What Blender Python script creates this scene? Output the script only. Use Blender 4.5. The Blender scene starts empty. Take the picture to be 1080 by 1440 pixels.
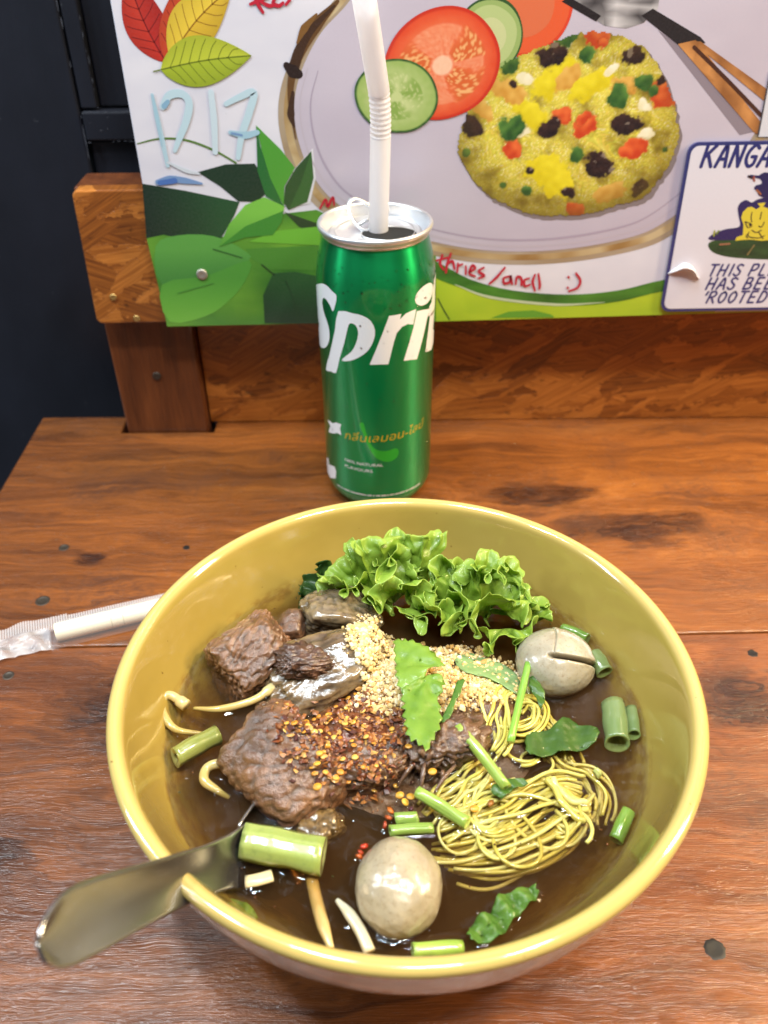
import bpy, bmesh, math, random
import numpy as np
from mathutils import Vector, Matrix, noise, geometry

# ------------------------------------------------------------------ camera, world, lamps, exposure
scene = bpy.context.scene
COL = scene.collection
R = math.radians

cam_d = bpy.data.cameras.new('camera')
cam = bpy.data.objects.new('camera', cam_d)
COL.objects.link(cam)
scene.camera = cam
cam_d.sensor_fit = 'VERTICAL'
cam_d.sensor_height = 24.0
cam_d.lens = 1204.58 / 1440 * 24.0
cam_d.clip_start = 0.01
cam_d.clip_end = 20
cam_d.dof.use_dof = True
cam_d.dof.focus_distance = 0.31
cam_d.dof.aperture_fstop = 8.0
_th, _ro = R(37.919), R(-0.491)
_R0, _U0 = Vector((1, 0, 0)), Vector((0, math.sin(_th), math.cos(_th)))
_F = Vector((0, math.cos(_th), -math.sin(_th)))
_r = _R0 * math.cos(_ro) + _U0 * math.sin(_ro)
_u = _U0 * math.cos(_ro) - _R0 * math.sin(_ro)
cam.matrix_world = Matrix(((_r.x, _u.x, -_F.x, 0), (_r.y, _u.y, -_F.y, 0), (_r.z, _u.z, -_F.z, 0.28587), (0, 0, 0, 1)))

world = bpy.data.worlds.new('World')
scene.world = world
world.use_nodes = True
world.node_tree.nodes['Background'].inputs[0].default_value = (0.80, 0.88, 1.0, 1)
world.node_tree.nodes['Background'].inputs[1].default_value = 0.08


def lamp(name, loc, target, size, energy, col):
    d = bpy.data.lights.new(name, 'AREA')
    d.shape = 'RECTANGLE'
    d.size, d.size_y = size
    d.energy = energy
    d.color = col
    o = bpy.data.objects.new(name, d)
    COL.objects.link(o)
    o.location = loc
    o.rotation_euler = (Vector(target) - Vector(loc)).to_track_quat('-Z', 'Y').to_euler()
    return o


# the stall's lamps: a row of cool-white lamps overhead to the left, neutral ones behind the viewer, a warm bulb to the right; side lamps are added
for i, x in enumerate((-0.55, -0.20)):
    lamp('cool_ceiling_lamp', (x, 0.15 + 0.05 * i, 1.20), (0.0, 0.26, 0), (0.16, 0.07), 5.6, (0.84, 0.94, 1.0))
lamp('added_cool_side_lamp', (-0.85, 0.22, 0.62), (0.0, 0.30, 0.05), (0.10, 0.45), 4.2, (0.84, 0.94, 1.0))  # tall lamp added to streak the can and brighten the bowl
for i, x in enumerate((0.10, 0.45)):
    lamp('neutral_ceiling_lamp', (x, -0.12, 1.25), (0.0, 0.30, 0), (0.20, 0.07), 6.3, (1.0, 0.97, 0.92))
lamp('warm_bulb', (0.80, 0.36, 0.95), (0.0, 0.20, 0), (0.09, 0.09), 8.5, (1.0, 0.74, 0.40))
lamp('added_warm_side_lamp', (0.85, 0.20, 0.58), (0.0, 0.25, 0.05), (0.10, 0.35), 7.0, (1.0, 0.76, 0.44))  # added low lamp, streaks the can and warms the bowl's inner wall

scene.view_settings.view_transform = 'Standard'
scene.view_settings.look = 'None'
scene.view_settings.exposure = 0.25
scene.view_settings.gamma = 1.0
scene.cycles.use_denoising = True
scene.cycles.max_bounces = 10
scene.cycles.transparent_max_bounces = 16
scene.cycles.caustics_reflective = False
scene.cycles.caustics_refractive = False

# ------------------------------------------------------------------ helpers
MM = 0.001
ORG = {}


def lin(c):
    return tuple(((x / 255) / 12.92 if x / 255 <= 0.04045 else ((x / 255 + 0.055) / 1.055) ** 2.4) for x in c[:3])


def tag(o, label, cat, group=None):
    o['label'] = label
    o['category'] = cat
    if group:
        o['group'] = group
    return o


def thing(name, loc, label, cat, group=None):
    o = bpy.data.objects.new(name, None)
    o.empty_display_size = 0.01
    COL.objects.link(o)
    o.location = Vector(loc) * MM
    ORG[o] = Vector(loc)
    return tag(o, label, cat, group)


def mk(name, verts, faces, mat, parent=None, cols=None, smooth=True, org=None, origin_auto=True):
    """one mesh object from world millimetres; cols are linear rgb per vertex"""
    v = np.asarray([tuple(p) for p in verts], dtype=float)
    if parent is not None:
        o0 = np.array(ORG[parent])
    elif org is not None:
        o0 = np.array(org, dtype=float)
    else:
        o0 = np.array([(v[:, 0].min() + v[:, 0].max()) / 2, (v[:, 1].min() + v[:, 1].max()) / 2, v[:, 2].min()])
    me = bpy.data.meshes.new(name)
    me.from_pydata(((v - o0) * MM).tolist(), [], [list(f) for f in faces])
    if smooth:
        me.polygons.foreach_set('use_smooth', [True] * len(me.polygons))
    if cols is not None:
        a = me.attributes.new('Col', 'FLOAT_COLOR', 'POINT')
        c = np.ones((len(v), 4))
        c[:, :3] = np.asarray(cols)
        a.data.foreach_set('color', c.ravel())
    me.validate()
    me.update()
    ob = bpy.data.objects.new(name, me)
    COL.objects.link(ob)
    if mat is not None:
        me.materials.append(mat)
    if parent is not None:
        ob.parent = parent
        ORG[ob] = Vector(ORG[parent])
    else:
        ob.location = Vector(o0) * MM
        ORG[ob] = Vector(o0)
    return ob


def mod(o, kind, **k):
    m = o.modifiers.new(kind.lower(), kind)
    for a, b in k.items():
        setattr(m, a, b)
    return m


class B:
    """collects geometry"""
    def __init__(s):
        s.v, s.f, s.c = [], [], []

    def add(s, v, f, c=None):
        n = len(s.v)
        s.v += [tuple(p) for p in v]
        s.f += [tuple(i + n for i in q) for q in f]
        if c is not None:
            if len(c) == 3 and not hasattr(c[0], '__len__'):
                c = [c] * len(v)
            s.c += list(c)
        return s

    def build(s, name, mat, parent=None, **k):
        return mk(name, s.v, s.f, mat, parent, cols=s.c if s.c else None, **k)


def lathe(prof, n=96, c=(0, 0, 0), closed=False, cap=False):
    v, f = [], []
    m = len(prof)
    for r, z in prof:
        for i in range(n):
            a = 2 * math.pi * i / n
            v.append((c[0] + r * math.cos(a), c[1] + r * math.sin(a), c[2] + z))
    for j in range(m - (0 if closed else 1)):
        j2 = (j + 1) % m
        for i in range(n):
            i2 = (i + 1) % n
            f.append((j * n + i, j * n + i2, j2 * n + i2, j2 * n + i))
    if cap:
        f.append(tuple(range(n - 1, -1, -1)))
        f.append(tuple(range((m - 1) * n, m * n)))
    return v, f


def box(x0, x1, y0, y1, z0, z1):
    v = [(x, y, z) for x in (x0, x1) for y in (y0, y1) for z in (z0, z1)]
    return v, [(0, 1, 3, 2), (4, 6, 7, 5), (0, 4, 5, 1), (2, 3, 7, 6), (0, 2, 6, 4), (1, 5, 7, 3)]


def bez(pts, n=8, closed=False):
    """Catmull-Rom through the points (any dimension)"""
    P = [np.array(p, dtype=float) for p in pts]
    out = []
    k = len(P)
    rng = range(k if closed else k - 1)
    for i in rng:
        p0 = P[(i - 1) % k] if closed or i > 0 else 2 * P[0] - P[1]
        p1, p2 = P[i], P[(i + 1) % k]
        p3 = P[(i + 2) % k] if closed or i + 2 < k else 2 * P[-1] - P[-2]
        for j in range(n):
            t = j / n
            out.append(0.5 * ((2 * p1) + (-p0 + p2) * t + (2 * p0 - 5 * p1 + 4 * p2 - p3) * t * t + (-p0 + 3 * p1 - 3 * p2 + p3) * t ** 3))
    if not closed:
        out.append(P[-1])
    return out


def tube(path, rad, n=12, cap=True, flat=1.0, up=(0, 0, 1)):
    """tube along a 3-D path; rad a number or a list; flat squashes it along 'up'"""
    P = [Vector(p) for p in path]
    m = len(P)
    v, f = [], []
    for i, p in enumerate(P):
        t = (P[min(i + 1, m - 1)] - P[max(i - 1, 0)])
        t = t.normalized() if t.length > 1e-9 else Vector((1, 0, 0))
        s = t.cross(Vector(up))
        if s.length < 1e-3:
            s = t.cross(Vector((0, 1, 0.01)))
        s.normalize()
        w = s.cross(t).normalized()
        r = rad[i] if hasattr(rad, '__len__') else rad
        for k in range(n):
            a = 2 * math.pi * k / n
            v.append(p + s * (r * math.cos(a)) + w * (r * flat * math.sin(a)))
    for i in range(m - 1):
        for k in range(n):
            k2 = (k + 1) % n
            f.append((i * n + k, i * n + k2, (i + 1) * n + k2, (i + 1) * n + k))
    if cap:
        f.append(tuple(range(n - 1, -1, -1)))
        f.append(tuple(range((m - 1) * n, m * n)))
    return v, f


def fill(pts, cell=None):
    """flat 2-D outline -> (verts2d, faces), cut on a grid of size cell so that it can be bent or shaded"""
    pts = [(float(p[0]), float(p[1])) for p in pts]
    tri = geometry.tessellate_polygon([[Vector((x, y, 0)) for x, y in pts]])
    if not cell:
        return pts, [tuple(t) for t in tri]
    bm = bmesh.new()
    vs = [bm.verts.new((x, y, 0)) for x, y in pts]
    for t in tri:
        try:
            bm.faces.new([vs[i] for i in t])
        except ValueError:
            pass
    xs, ys = [p[0] for p in pts], [p[1] for p in pts]
    for ax, lo, hi in ((0, min(xs), max(xs)), (1, min(ys), max(ys))):
        k = math.floor(lo / cell) + 1
        while k * cell < hi:
            co = [0, 0, 0]
            no = [0, 0, 0]
            co[ax] = k * cell
            no[ax] = 1
            bmesh.ops.bisect_plane(bm, geom=bm.verts[:] + bm.edges[:] + bm.faces[:], plane_co=co, plane_no=no, dist=1e-5)
            k += 1
    bmesh.ops.triangulate(bm, faces=bm.faces[:])
    bm.verts.index_update()
    v = [(q.co.x, q.co.y) for q in bm.verts]
    f = [tuple(q.index for q in fa.verts) for fa in bm.faces]
    bm.free()
    return v, f


def stroke(pts, w, n=6):
    """flat ribbon with round ends along a 2-D path; w number or list"""
    P = [np.array(p) for p in (bez(pts, n) if len(pts) > 2 else pts)]
    m = len(P)
    L, Rr = [], []
    for i, p in enumerate(P):
        t = P[min(i + 1, m - 1)] - P[max(i - 1, 0)]
        t = t / (np.linalg.norm(t) + 1e-9)
        nn = np.array((-t[1], t[0]))
        ww = (w if not hasattr(w, '__len__') else np.interp(i / (m - 1), np.linspace(0, 1, len(w)), w)) / 2
        if i == 0:
            t0, n0, w0 = t, nn, ww
        L.append(p + nn * ww)
        Rr.append(p - nn * ww)
    v = [tuple(q) for q in L] + [tuple(q) for q in Rr]
    f = [(i, m + i, m + i + 1, i + 1) for i in range(m - 1)]
    for p, tt, n1, w1, s in ((P[0], t0, n0, w0, -1), (P[-1], t, nn, ww, 1)):
        k = len(v)
        v.append(tuple(p))
        for a in range(7):
            an = math.pi * a / 6
            v.append(tuple(p + n1 * w1 * math.cos(an) + s * tt * w1 * math.sin(an)))
        f += [(k, k + 1 + a, k + 2 + a) for a in range(6)]
    return v, f


def hsh(*a):
    return noise.cell(Vector((a + (0.37, 0.71, 0.13))[:3]) * 7.13)


def fbm(p, s=1.0, o=4):
    return noise.fractal(Vector(p) * s, 1.0, 2.0, o)


# ------------------------------------------------------------------ node helpers
class X:
    """socket with arithmetic"""
    def __init__(s, nt, k):
        s.nt, s.k = nt, k

    def op(s, o, b=None, c=None, clamp=False):
        n = s.nt.nodes.new('ShaderNodeMath')
        n.operation = o
        n.use_clamp = clamp
        for i, q in enumerate((s, b, c)):
            if q is None:
                continue
            if isinstance(q, X):
                s.nt.links.new(q.k, n.inputs[i])
            else:
                n.inputs[i].default_value = q
        return X(s.nt, n.outputs[0])

    def __add__(s, b): return s.op('ADD', b)
    def __sub__(s, b): return s.op('SUBTRACT', b)
    def __mul__(s, b): return s.op('MULTIPLY', b)
    def __truediv__(s, b): return s.op('DIVIDE', b)
    __radd__ = __add__
    __rmul__ = __mul__
    def sq(s): return s.op('POWER', 2.0)

    def ss(s, a, b):
        n = s.nt.nodes.new('ShaderNodeMapRange')
        n.interpolation_type = 'SMOOTHSTEP'
        s.nt.links.new(s.k, n.inputs[0])
        n.inputs[1].default_value, n.inputs[2].default_value = a, b
        return X(s.nt, n.outputs[0])


class MT:
    """material under construction"""
    def __init__(s, name):
        s.m = bpy.data.materials.new(name)
        s.m.use_nodes = True
        s.nt = s.m.node_tree
        s.b = s.nt.nodes['Principled BSDF']
        s.out = s.nt.nodes['Material Output']

    def n(s, t, **kw):
        q = s.nt.nodes.new('ShaderNode' + t)
        for k, v in kw.items():
            k2 = k.replace('_', ' ')
            if k2 in q.inputs or k in q.inputs:
                s.put(q.inputs[k2 if k2 in q.inputs else k], v)
            else:
                setattr(q, k, v)
        return q

    def put(s, sock, v):
        if isinstance(v, X):
            s.nt.links.new(v.k, sock)
        elif hasattr(v, 'is_output'):
            s.nt.links.new(v, sock)
        else:
            if sock.type == 'RGBA' and len(v) == 3:
                v = tuple(v) + (1,)
            sock.default_value = v

    def set(s, **kw):
        for k, v in kw.items():
            s.put(s.b.inputs[k.replace('_', ' ')], v)
        return s

    def pos(s):
        """world position in millimetres as three scalars"""
        g = s.n('NewGeometry')
        p = s.n('SeparateXYZ')
        s.nt.links.new(g.outputs['Position'], p.inputs[0])
        return tuple(X(s.nt, p.outputs[i]) * 1000.0 for i in range(3))

    def vec(s, x, y, z=0.0):
        c = s.n('CombineXYZ')
        for i, q in enumerate((x, y, z)):
            s.put(c.inputs[i], q)
        return c.outputs[0]

    def noise(s, vec, scale=1.0, detail=4.0, rough=0.55, dist=0.0):
        q = s.n('TexNoise', Scale=scale, Detail=detail, Roughness=rough, Distortion=dist)
        s.nt.links.new(vec, q.inputs['Vector'])
        return X(s.nt, q.outputs[0])

    def voro(s, vec, scale=1.0, feature='F1', rnd=1.0):
        q = s.n('TexVoronoi', feature=feature)
        q.inputs['Scale'].default_value = scale
        q.inputs['Randomness'].default_value = rnd
        s.nt.links.new(vec, q.inputs['Vector'])
        return q

    def ramp(s, fac, stops):
        q = s.n('ValToRGB')
        s.put(q.inputs[0], fac)
        e = q.color_ramp.elements
        while len(e) < len(stops):
            e.new(0.5)
        for i, (p, c) in enumerate(stops):
            e[i].position = p
            e[i].color = tuple(c) + (1,)
        return q.outputs[0]

    def mix(s, fac, a, b, blend='MIX'):
        q = s.n('Mix', data_type='RGBA', blend_type=blend)
        s.put(q.inputs[0], fac)
        s.put(q.inputs[6], a)
        s.put(q.inputs[7], b)
        return q.outputs[2]

    def bump(s, h, dist=0.0005, strength=1.0, normal=None):
        q = s.n('Bump')
        q.inputs['Distance'].default_value = dist
        q.inputs['Strength'].default_value = strength
        s.put(q.inputs['Height'], h)
        if normal is not None:
            s.nt.links.new(normal, q.inputs['Normal'])
        s.nt.links.new(q.outputs[0], s.b.inputs['Normal'])
        return q.outputs[0]

    def attr(s, name='Col'):
        q = s.n('Attribute')
        q.attribute_name = name
        return q.outputs['Color']


def plain(name, rgb, rough=0.5, metal=0.0, **kw):
    m = MT(name)
    m.set(Base_Color=lin(rgb), Roughness=rough, Metallic=metal, **kw)
    return m.m
# ------------------------------------------------------------------ materials


def wood_table(name, seed, tint, knots):
    m = MT(name)
    x, y, z = m.pos()
    w1 = m.noise(m.vec(x * 0.012, y * 0.035, seed), 1.0, 3.0)
    yy = y + (w1 - 0.5) * 38.0
    dark = None
    for kx, ky, rx, ry, amp in knots:
        dn = m.noise(m.vec(x * 0.045, y * 0.10, seed + kx), 1.0, 4.0)
        d = (((x - kx) / rx).sq() + ((y - ky) / ry).sq()).op('SQRT') + (dn - 0.5) * 1.5
        g = (d.sq() * -1.0).op('EXPONENT')
        yy = yy + g * amp
        k = g.ss(0.35, 0.85)
        dark = k if dark is None else dark.op('MAXIMUM', k)
    broad = m.noise(m.vec(x * 0.006, yy * 0.05, seed + 3), 1.0, 5.0, 0.6)
    rings = m.noise(m.vec(x * 0.010, yy * 0.32, seed + 7), 1.0, 4.0, 0.6)
    yf = y + (w1 - 0.5) * 14.0
    fine = m.noise(m.vec(x * 0.035, yf * 2.2, seed + 11), 1.0, 3.0, 0.65)
    fac = broad * 0.46 + rings * 0.32 + fine * 0.22 + (x * 0.0002)
    t = tint
    col = m.ramp(fac, [(0.30, lin((58 * t[0], 30 * t[1], 15 * t[2]))), (0.43, lin((92 * t[0], 52 * t[1], 25 * t[2]))),
                       (0.54, lin((124 * t[0], 71 * t[1], 31 * t[2]))), (0.70, lin((158 * t[0], 96 * t[1], 44 * t[2])))])
    if dark is not None:
        dn2 = m.noise(m.vec(x * 0.05, yy * 0.30, seed + 51), 1.0, 4.0, 0.6).ss(0.25, 0.62)
        col = m.mix(dark * (dn2 * 0.55 + 0.38), col, lin((44, 22, 14)))
    # grey scuffed patches
    sc = m.noise(m.vec(x * 0.020, y * 0.024, seed + 19), 1.0, 4.0, 0.6).ss(0.50, 0.66)
    sc2 = m.noise(m.vec(x * 0.25, yy * 0.9, seed + 23), 1.0, 3.0, 0.6).ss(0.42, 0.62)
    col = m.mix(sc * sc2 * 0.55, col, lin((74, 46, 34)))
    pores = m.noise(m.vec(x * 0.16, y * 3.4, seed + 31), 1.0, 2.0, 0.7).ss(0.62, 0.74)
    col = m.mix(pores * 0.6, col, lin((40, 18, 8)))
    m.set(Base_Color=col, Roughness=(sc * 0.10 + fine * 0.14 + 0.20), Specular_IOR_Level=0.5, Coat_Weight=0.35, Coat_Roughness=0.16)
    rough_zone = m.noise(m.vec(x * 0.016, y * 0.018, seed + 40), 1.0, 3.0, 0.5).ss(0.42, 0.62)
    bub = m.noise(m.vec(x * 0.22, y * 0.62, seed + 43), 1.0, 3.0, 0.6)
    h = bub * (rough_zone * 0.62 + 0.05) + fine * 0.30 - pores * 0.14 + m.noise(m.vec(x * 0.03, y * 0.05, seed), 1.0, 2.0) * 0.5
    nrm = m.bump(h, 0.0008, 0.7)
    m.nt.links.new(nrm, m.b.inputs['Coat Normal'])
    return m.m


def osb(name, seed, tint=1.0):
    m = MT(name)
    x, y, z = m.pos()
    base = None
    hs = None
    for i, (a, sx, sz) in enumerate(((0.12, 0.018, 0.10), (-0.35, 0.020, 0.085), (0.55, 0.024, 0.09))):
        ca, sa = math.cos(a), math.sin(a)
        u = x * ca + z * sa + y * 0.7
        w = z * ca - x * sa
        wob = m.noise(m.vec(x * 0.09, z * 0.11, seed + i), 1.0, 4.0, 0.6)
        v = m.voro(m.vec(u * sx + wob * 1.3, w * sz + wob * 1.5, seed + i * 5), 1.0)
        sep = m.n('SeparateColor')
        m.nt.links.new(v.outputs['Color'], sep.inputs[0])
        r1 = X(m.nt, sep.outputs[0])
        gr = m.noise(m.vec(u * 0.03, w * 0.8, r1 * 9.0 + seed), 1.0, 3.0)
        c = m.ramp(r1 * 0.34 + gr * 0.66, [(0.25, lin((84 * tint, 44 * tint, 18 * tint))), (0.48, lin((130 * tint, 76 * tint, 30 * tint))), (0.74, lin((170 * tint, 108 * tint, 48 * tint)))])
        hh = r1 + gr * 0.25
        if base is None:
            base, hs = c, hh
        else:
            k = X(m.nt, sep.outputs[1]).ss(0.55, 0.58)
            base = m.mix(k, base, c)
            hs = hs + (hh - hs) * k
    dk = m.noise(m.vec(x * 0.08, z * 0.13, seed + 9), 1.0, 4.0, 0.6).ss(0.62, 0.72)
    base = m.mix(dk * 0.65, base, lin((46, 22, 10)))
    m.set(Base_Color=base, Roughness=0.32, Coat_Weight=0.3, Coat_Roughness=0.2)
    m.bump(hs, 0.0006, 0.6)
    return m.m


def mk_post():
    m = MT('post_wood')
    x, y, z = m.pos()
    n1 = m.noise(m.vec(x * 0.10, y * 0.1, z * 0.012), 1.0, 4.0)
    n2 = m.noise(m.vec(x * 1.5, y * 1.5, z * 0.05), 1.0, 3.0)
    m.set(Base_Color=m.ramp(n1 * 0.65 + n2 * 0.35, [(0.3, lin((62, 30, 16))), (0.5, lin((98, 52, 26))), (0.7, lin((128, 72, 36)))]), Roughness=0.38, Coat_Weight=0.25)
    m.bump(n2, 0.0004, 0.5)
    return m.m


def mk_dark():
    m = MT('dark_painted_panel')
    x, y, z = m.pos()
    n1 = m.noise(m.vec(x * 0.010, y * 0.01, z * 0.006), 1.0, 4.0)
    n2 = m.noise(m.vec(x * 0.14, y * 0.1, z * 0.10), 1.0, 4.0, 0.7).ss(0.70, 0.76)
    c = m.ramp(n1, [(0.3, lin((17, 19, 27))), (0.7, lin((32, 35, 46)))])
    c = m.mix(n2 * 0.45, c, lin((110, 112, 118)))
    m.set(Base_Color=c, Roughness=0.42)
    m.bump(m.noise(m.vec(x * 0.2, y * 0.2, z * 0.05), 1.0, 4.0), 0.0006, 0.4)
    return m.m


def mk_print(name, rough=0.22):
    m = MT(name)
    x, y, z = m.pos()
    n = m.noise(m.vec(x * 0.9, z * 0.9, 0.0), 1.0, 2.0)
    c = m.mix(n * 0.10, m.attr(), lin((150, 140, 150)))
    m.set(Base_Color=c, Roughness=rough, Coat_Weight=0.25, Coat_Roughness=0.12, Specular_IOR_Level=0.4)
    return m.m


def mk_board():
    m = MT('laminated_board')
    x, y, z = m.pos()
    n = m.noise(m.vec(x * 0.02, z * 0.03, 2.0), 1.0, 3.0)
    d = m.noise(m.vec(x * 0.25, z * 0.4, 5.0), 1.0, 4.0, 0.7).ss(0.66, 0.76)
    c = m.ramp(n, [(0.3, lin((206, 207, 222))), (0.7, lin((222, 222, 233)))])
    c = m.mix(d * 0.35, c, lin((150, 148, 150)))
    m.set(Base_Color=c, Roughness=0.24, Coat_Weight=0.2)
    return m.m


def mk_bowl():
    m = MT('mustard_glaze')
    x, y, z = m.pos()
    n = m.noise(m.vec(x * 0.03, y * 0.03, z * 0.03), 1.0, 3.0)
    sp = m.noise(m.vec(x * 0.55, y * 0.55, z * 0.55), 1.0, 2.0, 0.5).ss(0.755, 0.775)
    rim = z.ss(71.3, 73.6)
    c = m.ramp(n, [(0.3, lin((160, 138, 66))), (0.7, lin((168, 146, 74)))])
    c = m.mix(rim * 0.8, c, lin((202, 178, 108)))
    c = m.mix(sp * 0.6, c, lin((92, 58, 18)))
    rx_, ry_ = x - 6.6, y - 188.0
    inside_ = (rx_.sq() + ry_.sq()).op('SQRT').ss(84.5, 83.5)
    tide = z.ss(52.5, 49.2) * m.noise(m.vec(x * 0.12, y * 0.12, z * 0.3), 1.0, 4.0, 0.6).ss(0.38, 0.66) * inside_
    c = m.mix(tide * 0.55, c, lin((112, 70, 26)))
    m.set(Base_Color=c, Roughness=0.14, Coat_Weight=0.7, Coat_Roughness=0.035, Specular_IOR_Level=0.5)
    m.bump(m.noise(m.vec(x * 0.05, y * 0.05, z * 0.05), 1.0, 2.0), 0.0012, 0.35)
    return m.m


def mk_broth():
    m = MT('dark_broth')
    x, y, z = m.pos()
    nt = m.nt
    nt.nodes.remove(m.b)
    fr = m.n('Fresnel')
    fr.inputs['IOR'].default_value = 1.33
    tr = m.n('BsdfTransparent')
    gl = m.n('BsdfAnisotropic') if False else m.n('BsdfGlossy')
    gl.inputs['Roughness'].default_value = 0.03
    h = m.noise(m.vec(x * 0.07, y * 0.07, 0.0), 1.0, 3.0, 0.5)
    bp = m.n('Bump')
    bp.inputs['Distance'].default_value = 0.0016
    bp.inputs['Strength'].default_value = 0.6
    m.put(bp.inputs['Height'], h)
    for q in (fr, gl):
        nt.links.new(bp.outputs[0], q.inputs['Normal'])
    mx = m.n('MixShader')
    nt.links.new(fr.outputs[0], mx.inputs[0])
    nt.links.new(tr.outputs[0], mx.inputs[1])
    nt.links.new(gl.outputs[0], mx.inputs[2])
    nt.links.new(mx.outputs[0], m.out.inputs['Surface'])
    va = m.n('VolumeAbsorption')
    va.inputs['Color'].default_value = (0.66, 0.45, 0.12, 1)
    va.inputs['Density'].default_value = 96.0
    vs = m.n('VolumeScatter')
    vs.inputs['Color'].default_value = (0.80, 0.46, 0.20, 1)
    vs.inputs['Density'].default_value = 20.0
    ad = m.n('AddShader')
    nt.links.new(va.outputs[0], ad.inputs[0])
    nt.links.new(vs.outputs[0], ad.inputs[1])
    nt.links.new(ad.outputs[0], m.out.inputs['Volume'])
    return m.m


def food(name, rough=0.35, sss=0.0, coat=0.3, bump=None, transl=0.0, speck=None, scale=0.5):
    """vertex-coloured food with fine procedural variation; transl adds light passing through thin leaves"""
    m = MT(name)
    x, y, z = m.pos()
    n = m.noise(m.vec(x * scale, y * scale, z * scale), 1.0, 4.0, 0.6)
    c = m.mix((n - 0.5).op('MULTIPLY', 1.3).op('ADD', 0.5, clamp=True) * 0.34, m.attr(), (0.03, 0.016, 0.008), 'MIX') if speck is None else m.mix(n.ss(*speck[0]) * speck[2], m.attr(), lin(speck[1]))
    m.set(Base_Color=c, Roughness=rough, Coat_Weight=coat, Coat_Roughness=0.06, Coat_IOR=1.45)
    if sss:
        m.set(Subsurface_Weight=sss, Subsurface_Radius=(0.004, 0.003, 0.0015), Subsurface_Scale=1.0)
    if bump:
        nn = m.noise(m.vec(x * bump[0], y * bump[0], z * bump[0]), 1.0, 4.0, 0.6)
        nb = m.bump(nn, bump[1], bump[2] if len(bump) > 2 else 0.7)
        m.nt.links.new(nb, m.b.inputs['Coat Normal'])
    if transl:
        t = m.n('BsdfTranslucent')
        m.put(t.inputs[0], c)
        mx = m.n('MixShader')
        mx.inputs[0].default_value = transl
        m.nt.links.new(m.b.outputs[0], mx.inputs[1])
        m.nt.links.new(t.outputs[0], mx.inputs[2])
        m.nt.links.new(mx.outputs[0], m.out.inputs['Surface'])
    return m.m


def mk_film():
    m = MT('clear_plastic_film')
    x, y, z = m.pos()
    m.set(Base_Color=(0.82, 0.82, 0.86), Roughness=0.18, Specular_IOR_Level=0.7)
    t = m.n('BsdfTransparent')
    mx = m.n('MixShader')
    a = m.n('Attribute')
    a.attribute_name = 'Col'
    sep = m.n('SeparateColor')
    m.nt.links.new(a.outputs['Color'], sep.inputs[0])
    m.nt.links.new(sep.outputs[0], mx.inputs[0])
    m.nt.links.new(t.outputs[0], mx.inputs[1])
    m.nt.links.new(m.b.outputs[0], mx.inputs[2])
    m.nt.links.new(mx.outputs[0], m.out.inputs['Surface'])
    return m.m


def mk_green():
    m = MT('green_can_lacquer')
    x, y, z = m.pos()
    tg = m.n('Tangent')
    tg.direction_type, tg.axis = 'RADIAL', 'Z'
    m.set(Base_Color=(0.0, 0.30, 0.085), Metallic=0.8, Roughness=0.34, Anisotropic=0.85, Anisotropic_Rotation=0.25, Tangent=tg.outputs[0], Coat_Weight=0.8, Coat_Roughness=0.10)
    m.bump(m.noise(m.vec(x * 0.10, y * 0.1, z * 0.05), 1.0, 2.0), 0.0005, 0.3)
    return m.m


def mk_drop():
    m = MT('water_drop')
    t = m.n('BsdfTransparent')
    gl = m.n('BsdfGlossy')
    gl.inputs['Roughness'].default_value = 0.05
    fr = m.n('Fresnel')
    fr.inputs['IOR'].default_value = 1.5
    mx = m.n('MixShader')
    m.nt.links.new(fr.outputs[0], mx.inputs[0])
    m.nt.links.new(t.outputs[0], mx.inputs[1])
    m.nt.links.new(gl.outputs[0], mx.inputs[2])
    m.nt.links.new(mx.outputs[0], m.out.inputs['Surface'])
    return m.m


def mk_straw():
    m = MT('white_straw_plastic')
    m.set(Base_Color=lin((240, 241, 248)), Roughness=0.3)
    t = m.n('BsdfTranslucent')
    t.inputs[0].default_value = (0.9, 0.9, 0.93, 1)
    mx = m.n('MixShader')
    mx.inputs[0].default_value = 0.55
    m.nt.links.new(m.b.outputs[0], mx.inputs[1])
    m.nt.links.new(t.outputs[0], mx.inputs[2])
    m.nt.links.new(mx.outputs[0], m.out.inputs['Surface'])
    return m.m


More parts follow.
